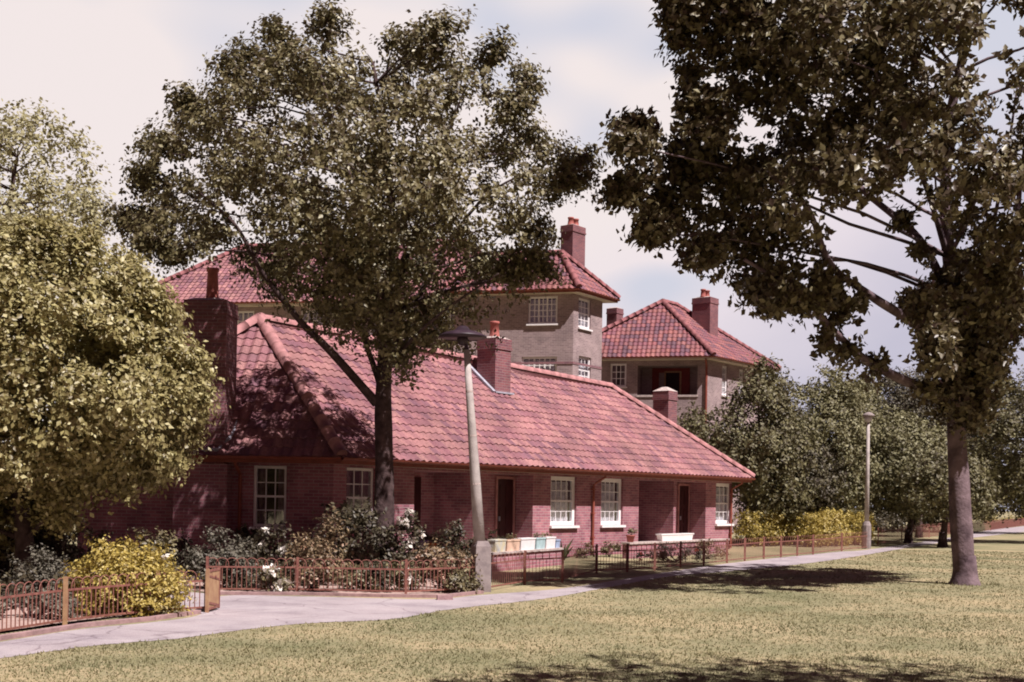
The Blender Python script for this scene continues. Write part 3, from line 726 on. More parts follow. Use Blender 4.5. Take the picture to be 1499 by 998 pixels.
def pathmat():
    m = bpy.data.materials['path_tarmac']; t = m.node_tree; p = t.nodes['Principled BSDF']; g = t.nodes.new('ShaderNodeTexCoord')
    src = p.inputs['Base Color'].links[0].from_socket
    def mul(a, fac):
        x = t.nodes.new('ShaderNodeMix'); x.data_type = 'RGBA'; x.blend_type = 'MULTIPLY'; x.inputs[0].default_value = 1; t.links.new(a, x.inputs[6]); t.links.new(fac, x.inputs[7]); return x.outputs[2]
    n = t.nodes.new('ShaderNodeTexNoise'); n.inputs['Scale'].default_value = .7; n.inputs['Detail'].default_value = 9; n.inputs['Roughness'].default_value = .75; t.links.new(g.outputs['Object'], n.inputs[0])
    a = mul(src, ramp_n(t, n.outputs[0], [(.35, (.72, .70, .74)), (.52, (1, 1, 1)), (.7, (1.08, 1.05, 1.05))]))
    wv = t.nodes.new('ShaderNodeTexNoise'); wv.inputs['Scale'].default_value = 1.6; t.links.new(g.outputs['Object'], wv.inputs[0])
    ad = t.nodes.new('ShaderNodeMix'); ad.data_type = 'RGBA'; ad.blend_type = 'LINEAR_LIGHT'; ad.inputs[0].default_value = .25; t.links.new(g.outputs['Object'], ad.inputs[6]); t.links.new(wv.outputs[1], ad.inputs[7])
    v = t.nodes.new('ShaderNodeTexVoronoi'); v.feature = 'DISTANCE_TO_EDGE'; v.inputs['Scale'].default_value = .55; t.links.new(ad.outputs[2], v.inputs['Vector'])
    a = mul(a, ramp_n(t, v.outputs['Distance'], [(0, (.62, .58, .6)), (.012, (1, 1, 1))]))
    n5 = t.nodes.new('ShaderNodeTexNoise'); n5.inputs['Scale'].default_value = 70; t.links.new(g.outputs['Object'], n5.inputs[0])
    a = mul(a, ramp_n(t, n5.outputs[0], [(.3, (.75, .75, .75)), (.6, (1.05, 1.05, 1.05))]))
    t.links.new(a, p.inputs['Base Color'])
pathmat()
lawnmat()
mb = MB(); mb.face([(-300, -60, 0), (300, -60, 0), (300, 500, 0), (-300, 500, 0)]); setp(mb.build('ground', 'lawn'), 'flat mown lawn with dry patches', kind='structure')
def smooth_line(px, n=6):
    P = [V((q[0], q[1], 0)) for q in px]; out = []
    for i in range(len(P)-1):
        p0 = P[max(0, i-1)]; p1 = P[i]; p2 = P[i+1]; p3 = P[min(len(P)-1, i+2)]
        for k in range(n):
            t = k/n; out.append(.5*((2*p1)+(p2-p0)*t+(2*p0-5*p1+4*p2-p3)*t*t+(3*p1-p0-3*p2+p3)*t**3))
    return out+[P[-1]]
low = [(-160, 985), (0, 964), (133, 946), (267, 934), (363, 921), (459, 912), (576, 906), (667, 891), (800, 876), (900, 858), (986, 843), (1080, 835), (1224, 819), (1365, 796), (1477, 781), (1640, 764)]
upp = [(-160, 966), (0, 940), (120, 921), (223, 911), (295, 899), (322, 873), (440, 873), (560, 876), (640, 877), (705, 871), (818, 862), (900, 850), (960, 840), (1080, 823), (1224, 808), (1275, 804), (1383, 788), (1499, 770), (1640, 757)]
LW = [gr(*p) for p in low]; UP = [gr(*p) for p in upp]
# jittered edge
def jag(pts, a=.03, step=.25):
    out = []
    for p, q in zip(pts, pts[1:]):
        n = max(1, int((q-p).length/step))
        for i in range(n): s = p.lerp(q, i/n); out.append(V((s.x+random.uniform(-a, a), s.y+random.uniform(-a, a), 0)))
    return out+[pts[-1]]
LWs = jag(smooth_line(LW), .04); UPs = jag(smooth_line(UP), .01, .6)
def strip(a, b, z, name, m, kind='structure', label=None):
    # triangulated polygon through bmesh
    import bmesh
    bm = bmesh.new(); vs = [bm.verts.new((p.x, p.y, z)) for p in a+b[::-1]]; f = bm.faces.new(vs); bmesh.ops.triangulate(bm, faces=[f], ngon_method='EAR_CLIP')
    me = bpy.data.meshes.new(name); bm.to_mesh(me); bm.free(); o = bpy.data.objects.new(name, me); COL.objects.link(o); me.materials.append(MT[m])
    for p in me.polygons:
        pass
    setp(o, label, kind=kind); return o
def resamp(P, n):
    cum = [0]
    for a, b in zip(P, P[1:]): cum.append(cum[-1]+(b-a).length)
    out = []; j = 0
    for i in range(n+1):
        s_ = cum[-1]*i/n
        while j < len(P)-2 and cum[j+1] < s_: j += 1
        out.append(P[j].lerp(P[j+1], min(1, (s_-cum[j])/max(1e-9, cum[j+1]-cum[j]))))
    return out
# resample both edges on the same picture columns so that the quads never cross
def bycol(P, n=260):
    xs = [pxof(V((p.x, p.y, 0)))[0] for p in P]; out = []
    for i in range(n+1):
        x = -155+i*(1790/n)
        for j in range(len(P)-1):
            if min(xs[j], xs[j+1]) <= x <= max(xs[j], xs[j+1]) and abs(xs[j]-xs[j+1]) > 1e-6: out.append(P[j].lerp(P[j+1], (x-xs[j])/(xs[j+1]-xs[j]))); break
        else: out.append(out[-1] if out else P[0])
    return out
LQ = bycol(smooth_line(LW, 8)); UQ = bycol(smooth_line(UP, 8)); LWs = []
for p in LQ: LWs.append(V((p.x, p.y+random.uniform(-.04, .04), 0)))
k = MB()
for i in range(len(LWs)-1): k.face([(LWs[i].x, LWs[i].y, .004), (LWs[i+1].x, LWs[i+1].y, .004), (UQ[i+1].x, UQ[i+1].y, .004), (UQ[i].x, UQ[i].y, .004)])
setp(k.build('path', 'path_tarmac'), 'pale tarmac path crossing the lawn', kind='structure')
# side path into the garden through the open gate
gp = [gr(322, 874), gr(318, 893), gr(296, 899), gr(262, 886), gr(240, 882), gr(222, 877), gr(225, 867), gr(262, 866), gr(300, 869)]
strip(gp[:5], gp[5:][::-1], .008, 'garden_path', 'path_tarmac', label='short concrete path through the gate')
# soil borders
bed1 = [gr(*p) for p in [(303, 867), (420, 869), (560, 873), (650, 874), (702, 866)]]
bed1b = [V((c_.x-3, c_.y-.1, 0)), V((c_.x, c_.y-.05, 0)), W1.p(3.0, 0, -.05)]
strip(bed1, [V((l_.x-2, l_.y-.1, 0))]+bed1b[1:], .005, 'flower_bed', 'soil', label='bare soil bed in front of the bungalow')
bed2 = [gr(*p) for p in [(-160, 950), (0, 925), (120, 908), (223, 897), (243, 886)]]; bed2t = [gr(-300, 872), gr(0, 872), gr(110, 880), gr(200, 884)]
strip(bed2, bed2t, .006, 'flower_border', 'soil', label='soil border behind the left railings')
def kerb(pts, name, w_=.09, h=.05, m='kerb_stone', label='low edging kerb'):
    k = MB()
    for p, q in zip(pts, pts[1:]): k.bar(V((p.x, p.y, h/2)), V((q.x, q.y, h/2)), w_, h)
    return setp(k.build(name, m), label, kind='structure')
kerb([gr(*p) for p in [(322, 870.5), (440, 871), (560, 874), (648, 875), (705, 868.5)]], 'kerb')
kerb([gr(*p) for p in [(-160, 962), (0, 937), (120, 918), (223, 908), (290, 898)]], 'kerb')

# grass blades on the near lawn
def blades():
    Pp = []; 
    for (y0, y1, dens) in ((9.5, 13, 900), (13, 18, 520), (18, 26, 230), (26, 44, 80)):
        xa, xb = -.47*y1, .47*y1; n = int((xb-xa)*(y1-y0)*dens); x = rng.uniform(xa, xb, n); y = rng.uniform(y0, y1, n)
        keep = np.abs(x) < .46*y+.3; x = x[keep]; y = y[keep]
        # lawn side of path only
        ex = np.array([p.x for p in LWs]); ey = np.array([p.y for p in LWs]); o_ = np.argsort(ex); lim = np.interp(x, ex[o_], ey[o_])
        keep = y < lim+rng.uniform(-.08, .05, len(x)); Pp.append(np.stack([x[keep], y[keep]], 1))
    P = np.concatenate(Pp); n = len(P)
    # clumpy height
    from mathutils import noise
    pat = np.array([noise.fractal(V((x*.45, y*.8, 0)), 1.0, 2.0, 4) for x, y in P]); pat2 = np.array([noise.noise(V((x*3.1, y*3.1, 5))) for x, y in P])
    pat = .42+pat*.55
    near = np.hypot(P[:, 0]-rbse.x, P[:, 1]-rbse.y) < .75
    hs = (1+2.2*np.clip(pat2-.25, 0, 1)*2)*np.where(near, 2.2, 1)*.013+.018*rng.random(n)**2*(.6+.8*np.sin(P[:, 0]*1.7+np.sin(P[:, 1]*1.3)*2)**2); an = rng.uniform(0, 2*PI, n); wd = rng.uniform(.006, .014, n)*(1+P[:, 1]/22)*np.where(P[:, 1] > 26, 1.8, 1)
    lean = rng.normal(size=(n, 2))*.6*hs[:, None]
    v = np.zeros((n, 3, 3)); v[:, 0, 0] = P[:, 0]-np.cos(an)*wd/2; v[:, 0, 1] = P[:, 1]-np.sin(an)*wd/2
    v[:, 1, 0] = P[:, 0]+np.cos(an)*wd/2; v[:, 1, 1] = P[:, 1]+np.sin(an)*wd/2; v[:, 2, 0] = P[:, 0]+lean[:, 0]; v[:, 2, 1] = P[:, 1]+lean[:, 1]; v[:, 2, 2] = hs
    me = bpy.data.meshes.new('grass'); me.vertices.add(n*3); me.vertices.foreach_set('co', v.reshape(-1).astype(np.float32))
    me.loops.add(n*3); me.loops.foreach_set('vertex_index', np.arange(n*3, dtype=np.int32)); me.polygons.add(n); me.polygons.foreach_set('loop_start', np.arange(n, dtype=np.int32)*3)
    tone = np.clip(pat+pat2*.07+rng.normal(size=n)*.07, 0, 1); a = me.attributes.new('tone', 'FLOAT', 'FACE'); a.data.foreach_set('value', tone.astype(np.float32))
    me.update(calc_edges=True); o = bpy.data.objects.new('grass', me); COL.objects.link(o); me.materials.append(MT['leaf_grass']); setp(o, 'short dry lawn grass', 'grass', kind='stuff'); print('blades', n)
rbse = at(1412, 852, 25.2); rbse.z = 0
blades()

# ---------------------------------------------------------------- RAILINGS
def railing(gpts, posts, label, hoops=True, H=.57, sp=.0775, group=None, br=.0055, post_r=.018, pm='rust_paint', name='hoop_top_railing'):
    P = [gr(*p) if not isinstance(p, Vector) else p for p in gpts]
    t = root(name, (P[0].x, P[0].y, 0), label, 'railing', group)
    cum = [0]
    for a, b in zip(P, P[1:]): cum.append(cum[-1]+(b-a).length)
    def pos(s):
        s = max(0, min(cum[-1]-1e-5, s))
        for i in range(len(P)-1):
            if s <= cum[i+1]: return P[i].lerp(P[i+1], (s-cum[i])/(cum[i+1]-cum[i]))
    zr_ = H-.145 if hoops else H-.04
    k = MB(); n = int(cum[-1]/sp)
    for i in range(n+1):
        q = pos(i*sp); k.bar((q.x, q.y, .06), (q.x, q.y, zr_), br*2)
    k.build('bars', 'rust_paint', t)
    if hoops:
        k = MB(); i = 0
        while i*sp+.2 < cum[-1]:
            s0 = i*sp-.022; s1 = s0+.2; pts = [pos(s0)+V((0, 0, zr_))]
            for j in range(9):
                an = PI-PI*j/8; sx = (s0+s1)/2+.1*math.cos(an); q = pos(sx); pts.append(V((q.x, q.y, zr_+.05+.095*math.sin(an))))
            pts.append(pos(s1)+V((0, 0, zr_)))
            k.tube(pts, [br*1.15]*len(pts), 4, False); i += 2
        k.build('hoops', 'rust_paint', t, True)
    k = MB()
    for i in range(len(P)-1):
        for z in (.07, zr_): k.bar(P[i]+V((0, 0, z)), P[i+1]+V((0, 0, z)), .008, .026)
    k.build('rails', 'rust_paint', t)
    for (x, y) in posts:
        q = gr(x, y); k = MB(); k.obox(q, V((1, 0, 0)), V((0, 1, 0)), post_r, post_r, 0, H+.02); k.build('post', pm, t)
    return t
railing([(-90, 950), (0, 932), (95, 916), (170, 907), (230, 901), (303, 896)], [(-5, 933), (95, 917), (231, 902), (303, 897)], 'rust red hoop topped railing in the left foreground, ending at the open gate', group='hoop topped garden railings', post_r=.022, pm='gate_paint')
railing([(303, 868), (435, 868.5), (594, 872), (709, 866)], [(303, 868), (435, 868.5), (594, 872), (709, 866)], 'rust red hoop topped railing left of the near lamp post', group='hoop topped garden railings', post_r=.02)
rp = [(709, 866), (768, 856), (823, 853), (873, 839), (918, 837), (958, 835), (996, 831), (1030, 828), (1064, 824), (1090, 821), (1118, 818), (1143, 816), (1167, 814), (1190, 812), (1232, 807), (1272, 803)]
railing(rp, rp[1:], 'long rust red railing right of the near lamp post, beside the path', hoops=True, sp=.095, H=.62, br=.0045, post_r=.024, group='hoop topped garden railings')
fr_ = [(1285, 798), (1320, 793), (1360, 787), (1400, 782), (1450, 777), (1499, 770), (1560, 764)]
railing(fr_, fr_, 'distant low railing beyond the path behind the right hand trunk', hoops=True, sp=.15, br=.006, H=.7, group='hoop topped garden railings')
# gate: small solid metal gate standing open at the end of the left railing
ga = gr(303, 897); gb = gr(320, 892)
gt = root('garden_gate', (ga.x, ga.y, 0), 'low yellow ochre metal gate standing open between the two railings', 'gate')
dg = (gb-ga).normalized(); k = MB(); k.bar(ga+V((0, 0, .0)), ga+V((0, 0, .6)), .03); k.bar(gb+V((0, 0, .02)), gb+V((0, 0, .58)), .03)
for z in (.05, .56): k.bar(ga+V((0, 0, z)), gb+V((0, 0, z)), .03)
k.bar(ga+V((0, -.005, .14)), gb+V((0, -.005, .06)), .03); k.bar(ga+V((0, -.01, .50)), gb+V((0, -.01, .42)), .025)
k.build('gate_frame', 'rust_paint', gt)
k = MB(); nd = V((-dg.y, dg.x, 0)); m_ = (ga+gb)/2; k.obox(m_, dg, nd, (gb-ga).length/2-.015, .008, .03, .57); k.build('gate_panel', 'gate_paint', gt)
k = MB(); k.obox(m_+dg*.05, dg, nd, .025, .025, .46, .485); k.build('latch', 'rust_paint', gt)

# ---------------------------------------------------------------- LAMP POSTS
def lampA():
    b = gr(703, 866); t = root('street_lamp', (b.x, b.y, 0), 'leaning concrete lamp post with wide dark hood beside the near railing', 'lamp post')
    top = at(683, 512, b.y); mid_ = at(702, 797, b.y); k = MB()
    X = V((.93, .36, 0)); Yv = V((-.36, .93, 0))
    k.obox(b, X, Yv, .145, .145, 0, .78, .93); k.obox(b, X, Yv, .135, .135, .78, .87, .72); k.build('post_base', 'concrete', t)
    k = MB(); a = V((mid_.x, b.y, .84)); k.tube([a, a.lerp(top, .33), a.lerp(top, .66), top], [.1, .088, .07, .052], 12); k.build('post_shaft', 'concrete_post', t, True)
    for f_ in (.30, .55, .78): k = MB(); q = a.lerp(top, f_); r_ = .1-.05*f_; k.tube([q, q+V((-.002, 0, .03))], [r_+.006]*2, 12); k.build('band', 'stone', t)
    c = top+V((-.07, 0, .24)); k = MB(); k.tube([top-V((0, 0, .05)), top+V((-.01, 0, .12)), c], [.045, .03, .035], 8); k.build('neck', 'lamp_dark', t)
    k = MB(); hood = [(.05, .17), (.09, .15), (.13, .1), (.3, .05), (.41, .0), (.42, -.03), (.40, -.02), (.28, .015), (.1, .03)]
    k.lathe(c, hood[::-1] if False else hood, 24); k.build('lamp_shade', 'lamp_dark', t, True)
    k = MB(); k.lathe(c+V((0, 0, -.12)), [(.03, -.05), (.08, -.02), (.1, .05), (.08, .13)], 12); k.build('lamp_bowl', 'lamp_dark', t, True)
    # thin bracket bar
    k = MB(); k.bar(c+V((-.3, 0, -.08)), c+V((.25, 0, -.08)), .015); k.build('bracket', 'lamp_dark', t)
lampA()
def lampB():
    b = gr(1268, 803); t = root('street_lamp', (b.x, b.y, 0), 'slim grey lamp post with small round lantern beside the yellow hedge', 'lamp post')
    pm_ = F/b.y; H = (803-618)/pm_; k = MB(); k.lathe((b.x, b.y, 0), [(.17, 0), (.17, .85), (.13, .95), (.1, 1.0)], 10); k.build('post_base', 'concrete', t)
    k = MB(); k.lathe((b.x, b.y, 0), [(.09, .95), (.075, H*.6), (.055, H)], 10); k.build('post_shaft', 'concrete_post', t, True)
    k = MB(); k.lathe((b.x, b.y, H), [(.06, 0), (.13, .05), (.16, .22)], 12); k.build('lantern_glass', 'lamp_glass', t, True)
    k = MB(); k.lathe((b.x, b.y, H+.22), [(.23, 0), (.22, .05), (.12, .12), (.04, .15)], 14); k.build('lantern_cap', 'concrete', t, True)
lampB()

# ---------------------------------------------------------------- GARDEN WALLS AND THINGS ON THEM
def gwall(x0, y0, x1, y1, ytop0, label, th=.22, back=.0):
    a = gr(x0, y0); b = gr(x1, y1); h = at(x0, ytop0, a.y).z
    t = root('garden_wall', (a.x, a.y, 0), label, 'garden wall', 'low brick garden walls'); dd = (b-a).normalized(); n = V((-dd.y, dd.x, 0)); m_ = (a+b)/2+n*th/2; Lh = (b-a).length/2
    k = MB(); k.obox(m_, dd, n, Lh, th/2, 0, h-.05); k.build('brickwork', 'brick_red', t)
    k = MB(); k.obox(m_, dd, n, Lh+.03, th/2+.035, h-.05, h); k.build('coping', 'stone', t)
    return a, dd, n, h, 2*Lh, th
g1 = gwall(713, 838, 822, 827, 809, 'low brick garden wall with coloured boxes on its coping, right of the near lamp post')
g2 = gwall(921, 818, 1066, 809, 794, 'low brick garden wall below the right hand porch, carrying a white trough')
g3 = gwall(612, 842, 655, 840, 812, 'short low brick wall behind the roses, left of the near lamp post')
def trough(g, f0, f1, h, m, label, cat='planter', name='planter_box', plants=True, group='painted planter boxes on the garden walls', lm='leaf_mid'):
    a, dd, n, hz, Ln, th = g; c = a+dd*((f0+f1)/2*Ln)+n*th/2; hl = (f1-f0)*Ln/2-.008
    t = root(name, (c.x, c.y, hz), label, cat, group); k = MB(); b4 = [(-1, -1), (1, -1), (1, 1), (-1, 1)]
    k.hexa([tuple((c+dd*(x*hl*.93)+n*(y*.075)).to_2d())+(hz,) for x, y in b4], [tuple((c+dd*(x*hl)+n*(y*.09)).to_2d())+(hz+h,) for x, y in b4])
    k.hexa([tuple((c+dd*(x*hl*1.03)+n*(y*.098)).to_2d())+(hz+h-.03,) for x, y in b4], [tuple((c+dd*(x*hl*1.03)+n*(y*.098)).to_2d())+(hz+h+.004,) for x, y in b4])
    k.build('box', m, t)
    if plants:
        cs = [tuple(c+dd*random.uniform(-hl, hl)+V((0, 0, hz+h+.03))) for _ in range(4)]
        P, D = sprays(cs, [.06]*4, tuple(c), 5, 5, .07, (0, 0, .6)); leafmesh('plants', P, D, .05, lm, t)
    return t
trough(g1, .10, .24, .27, 'yellow_paint', 'yellow box at the left end of the wall coping', plants=False)
trough(g1, .25, .42, .25, 'peach_paint', 'peach box between the yellow box and the wide white box')
trough(g1, .43, .63, .27, 'white_paint', 'widest white box in the middle of the row on the wall', plants=False)
trough(g1, .64, .77, .26, 'teal_paint', 'teal green box right of the wide white box')
trough(g1, .78, .92, .27, 'white_paint', 'small white box between the teal and the blue box', lm='leaf_rose')
trough(g1, .925, .99, .2, 'blue_paint', 'small blue box at the right end of the coping', plants=False)
trough(g2, .30, .62, .2, 'white_paint', 'long white trough on the right hand garden wall', plants=False)
def fpot(c, z, r, h, m, label, lm='leaf_mid', petals=None):
    t = root('flower_pot', (c.x, c.y, z), label, 'flower pot', 'flower pots on the garden walls'); k = MB(); k.lathe((c.x, c.y, z), [(r*.7, 0), (r*.95, h*.8), (r*1.1, h*.82), (r*1.1, h), (r*.9, h), (r*.85, h*.9)], 12); k.build('pot', m, t, True)
    cs = [(c.x+random.uniform(-r, r)*.7, c.y+random.uniform(-r, r)*.7, z+h+.06) for _ in range(5)]; P, D = sprays(cs, [.07]*5, (c.x, c.y, z), 6, 6, .1, (0, 0, .6)); leafmesh('plant', P, D, .06, lm, t)
a, dd, n, hz, Ln, th = g2; fpot(a+dd*.25+n*.11, hz, .12, .2, 'terracotta', 'brown clay pot at the near end of the right hand wall')
a, dd, n, hz, Ln, th = g3; fpot(a+dd*(Ln*.55)+n*.11, hz, .12, .24, 'orange_paint', 'orange pot on the short wall behind the roses'); fpot(a+dd*(Ln*.2)+n*.11, hz, .15, .3, 'violet_paint', 'violet pot left of the orange pot', lm='leaf_grey')
# fallen brick on the path edge
q = gr(651, 878); k = MB(); k.obox(q, V((.97, .2, 0)), V((-.2, .97, 0)), .125, .055, .004, .075, .96); setp(k.build('loose_brick', 'kerb_stone'), 'loose dark brick lying on the path edge by the railing', 'brick')

# ---------------------------------------------------------------- TREES
def tips(poly, Y, C_, R_, cx_, cy_, skip=3, dep=2.2):
    for i, (x, y) in enumerate(poly):
        a = poly[i-1]; b = poly[(i+1) % len(poly)]; dc = math.hypot(x-cx_, y-cy_)
        if dc < (math.hypot(a[0]-cx_, a[1]-cy_)+math.hypot(b[0]-cx_, b[1]-cy_))/2-4: continue
        YY = Y+random.uniform(-dep, dep*.4)
        for s_, r_ in ((15, 6), (24, 9), (35, 12), (48, 14)):
            f_ = s_/dc; C_.append(tuple(at(x+(cx_-x)*f_+random.uniform(-3, 3), y+(cy_-y)*f_+random.uniform(-3, 3), YY))); R_.append(r_/F*Y)
poly = [(196, 268), (228, 240), (222, 205), (262, 200), (258, 148), (300, 140), (325, 88), (372, 80), (402, 42), (440, 55), (478, 18), (520, 42), (560, 62), (600, 62), (648, 32), (690, 62), (735, 66), (738, 105), (782, 120), (768, 150), (745, 175), (790, 215), (862, 232), (815, 262), (858, 262), (812, 300), (770, 318), (800, 345), (786, 380), (805, 405), (765, 415), (725, 392), (690, 425), (645, 470), (615, 505), (588, 535), (545, 500), (490, 470), (440, 445), (385, 415), (345, 375), (300, 365), (240, 378), (200, 366), (212, 345), (172, 322), (222, 305)]
YT = 24.3
tb = gr(561, 848); tb = at(561, 848, YT); tb.z = 0
holes = [(300, 262, 7), (425, 215, 7), (705, 100, 10), (705, 180, 10), (250, 275, 6), (355, 330, 6), (750, 250, 7)]
C_, R_ = clumps(poly, YT, 310, 13, 34, 3.6, ybias=-1.0, margin=.9, holes=holes)
for i in range(46):
    C_.append(tuple(at(random.gauss(562, 46), random.uniform(330, 490), YT+random.uniform(-1.5, 2)))); R_.append(random.uniform(.4, .6))
tips(poly, YT, C_, R_, 545, 330)
cen = tuple(at(555, 420, YT+.5))
tp = [tb, at(562, 700, YT), at(562, 560, YT), at(568, 440, YT+.2), at(572, 300, YT+.3), at(560, 180, YT+.4), at(545, 90, YT+.4)]
ex = [([at(552, 590, YT), at(480, 510, YT-.4), at(440, 470, YT-.8), at(385, 400, YT-1.2), at(345, 330, YT-1.4), at(290, 280, YT-1.5)], .1, .02),
      ([at(556, 560, YT), at(538, 510, YT+.4), at(512, 440, YT+.9), at(470, 330, YT+1.6), at(430, 220, YT+2)], .075, .015),
      ([at(572, 520, YT), at(610, 440, YT+.8), at(660, 350, YT+1.4), at(720, 280, YT+1.8), at(800, 240, YT+2)], .08, .015),
      ([at(568, 470, YT), at(600, 360, YT-.9), at(640, 240, YT-1.6), at(680, 130, YT-2)], .08, .015),
      ([at(568, 450, YT), at(540, 340, YT-1), at(500, 220, YT-1.6), at(470, 110, YT-1.5)], .08, .015),
      ([at(564, 540, YT), at(600, 500, YT-.6), at(650, 455, YT-1.2), at(730, 400, YT-1.5)], .06, .012)]
tree('maple_tree', tuple(tb), tp, .24, .03, C_, R_, cen, 'leaf_left', 'broad olive green tree with dark trunk standing in front of the bungalow', extra=ex, per=13, k=18, tl=.44, leaf=.105, limbs=60, bias=(.05, 0, .3), limb_r=.035)
# right tree
polyR = [(978, 5), (960, -60), (1010, -140), (1150, -190), (1350, -220), (1560, -180), (1680, -60), (1700, 150), (1680, 300), (1590, 400), (1505, 445), (1470, 505), (1445, 565), (1422, 625), (1392, 600), (1378, 540), (1368, 480), (1340, 430), (1250, 440), (1190, 450), (1130, 455), (1105, 440), (1070, 400), (1010, 380), (985, 350), (935, 345), (955, 318), (895, 288), (925, 258), (940, 245), (902, 212), (905, 190), (960, 195), (1005, 188), (1040, 215), (1045, 175), (1005, 145), (1000, 90)]
YR = 25.2; rbse = at(1412, 852, YR); rbse.z = 0
holes = [(1380, 100, 17), (1440, 150, 16), (1110, 205, 16), (1085, 215, 14), (1240, 352, 24), (1285, 345, 34), (1325, 352, 24), (1340, 480, 22), (1300, 490, 20), (1300, 300, 10), (1490, 45, 18), (1335, 400, 26), (1480, 300, 12), (1345, 300, 12), (1225, 420, 12), (1255, 395, 16), (1360, 520, 10), (1478, 545, 10), (1430, 100, 15), (1320, 460, 14), (1290, 430, 10), (1440, 210, 10)]
C_, R_ = clumps(polyR, YR, 400, 22, 50, 3.0, ybias=-3.4, margin=.9, holes=holes)
for i, c in enumerate(C_):   # the left half of the crown reaches forward over the lawn
    x_, y_ = pxof(V(c))
    if x_ < 1400:
        for k_ in (1, .98, .96, .94, .92, .90, .88, .86, .84, .82, .80, .78, .76, .74, .72):
            q_ = V((c[0]*k_, c[1]*k_, EYE+(c[2]-EYE)*k_)); t_ = (q_.z-.4)/SUN.z; g_ = q_-SUN*t_
            if g_.y < 26.2+.12*g_.x: break
        if x_ > 1300: k_ = 1-(1-k_)*(1400-x_)/100
        C_[i] = (c[0]*k_, c[1]*k_, EYE+(c[2]-EYE)*k_); R_[i] *= k_
for x_, y_, r_ in ((1255, 440, 7), (1225, 436, 8), (1215, 498, 7), (1245, 512, 8), (1180, 448, 9), (1335, 445, 6), (1290, 530, 5), (1235, 470, 6), (1330, 330, 6), (1345, 370, 5), (1360, 560, 6)):
    C_.append(tuple(at(x_, y_, YR-1.2-max(0, (1340-x_)/400*4)))); R_.append(r_/F*YR)
for i in range(60):
    C_.append(tuple(at(random.gauss(1410, 17), random.uniform(400, 590), YR+random.uniform(-1.0, 1.0)))); R_.append(random.uniform(.22, .36))
tips([p for p in polyR if p[0] < 1420], YR-3.5, C_, R_, 1330, 250, dep=1)
cen = tuple(at(1410, 420, YR))
tp = [rbse, at(1404, 720, YR), at(1400, 620, YR), at(1398, 520, YR), at(1392, 400, YR), at(1384, 290, YR-.3), at(1392, 170, YR-.5), at(1412, 60, YR-.7), at(1420, -60, YR-.8)]
ex = [([at(1385, 580, YR), at(1320, 555, YR-1.40), at(1265, 525, YR-1.95), at(1215, 478, YR-2.45), at(1170, 430, YR-2.90), at(1090, 380, YR-3.70)], .12, .03),
      ([at(1385, 515, YR), at(1340, 475, YR-1.20), at(1270, 430, YR-1.90), at(1215, 385, YR-2.45), at(1180, 300, YR-2.80), at(1120, 250, YR-3.40)], .12, .03),
      ([at(1392, 440, YR), at(1345, 350, YR+.6), at(1260, 275, YR+1.2), at(1215, 215, YR+1.4), at(1150, 120, YR+1.6)], .11, .03),
      ([at(1388, 380, YR), at(1350, 260, YR-1.20), at(1290, 150, YR-1.70), at(1240, 60, YR-2.20)], .075, .015),
      ([at(1405, 560, YR), at(1450, 470, YR-1.20), at(1485, 340, YR-1.20), at(1500, 220, YR-1.20), at(1540, 80, YR-1.20)], .11, .02),
      ([at(1400, 480, YR), at(1440, 380, YR+1), at(1470, 250, YR+1.6), at(1490, 120, YR+2)], .08, .02)]
tree('sycamore_tree', tuple(rbse), tp, .24, .06, C_, R_, cen, 'leaf_right', 'large dark leaved tree with pale lower trunk standing on the lawn at the right', extra=ex, per=18, k=16, tl=.34, leaf=.145, limbs=40, bark='bark_pale', limb_r=.045)
# tree out of frame that shades the nearest lawn
offc = V((6.3, 6.6, 7.6)); C_ = []; R_ = []
for i in range(110):
    q = V((random.gauss(0, 1), random.gauss(0, 1), random.gauss(0, 1))).normalized()*random.uniform(.3, 1)
    C_.append((offc.x+q.x*3.0, offc.y+q.y*2.4, offc.z+q.z*1.6)); R_.append(random.uniform(.35, .6))
tree('lawn_tree', (7.6, 5.6, 0), [(7.6, 5.6, 0), (7.6, 5.6, 2.5), (7.2, 5.9, 4.5), (6.8, 6.2, 6.5), (6.4, 6.4, 8.2)], .2, .04, C_, R_, tuple(offc), 'leaf_right', 'spreading tree just outside the right edge, shading the near lawn', per=12, k=8, tl=.36, leaf=.15, limbs=20, bark='bark_pale')
# left bushy tree
polyB = [(-260, 330), (-140, 300), (0, 345), (60, 335), (130, 345), (190, 382), (215, 430), (245, 455), (250, 490), (283, 530), (296, 590), (272, 640), (252, 685), (225, 695), (180, 712), (140, 735), (95, 722), (90, 765), (40, 745), (-40, 770), (-200, 760), (-260, 600)]
YB = 20.5; bb = at(40, 850, YB); bb.z = 0
C_, R_ = clumps(polyB, YB, 400, 15, 46, 2.4, margin=.85); tips([p for p in polyB if p[0] > -50], YB, C_, R_, 60, 560, dep=1)
for i in range(34): C_.append(tuple(at(random.uniform(-60, 180), random.uniform(480, 770)-max(0, 0), YB+random.uniform(-.5, 2)))); R_.append(random.uniform(.3, .5))
C_, R_ = zip(*[(c, r) for c, r in zip(C_, R_) if pxof(V(c))[1] < 700 or pxof(V(c))[0] < 90])
tp = [bb, at(36, 790, YB), at(28, 700, YB), at(35, 600, YB), at(30, 500, YB), at(20, 420, YB)]
tree('bushy_tree', tuple(bb), tp, .2, .04, C_, R_, tuple(at(30, 620, YB)), 'leaf_bush', 'dense yellowish green bushy tree at the left edge in front of the bungalow', per=34, k=11, tl=.34, leaf=.10, limbs=25, up=.45, fork=.2)
polyP = [(-160, 140), (-40, 130), (20, 168), (60, 175), (95, 205), (135, 215), (125, 255), (172, 282), (150, 300), (182, 322), (140, 335), (120, 380), (60, 400), (-60, 420), (-160, 400)]
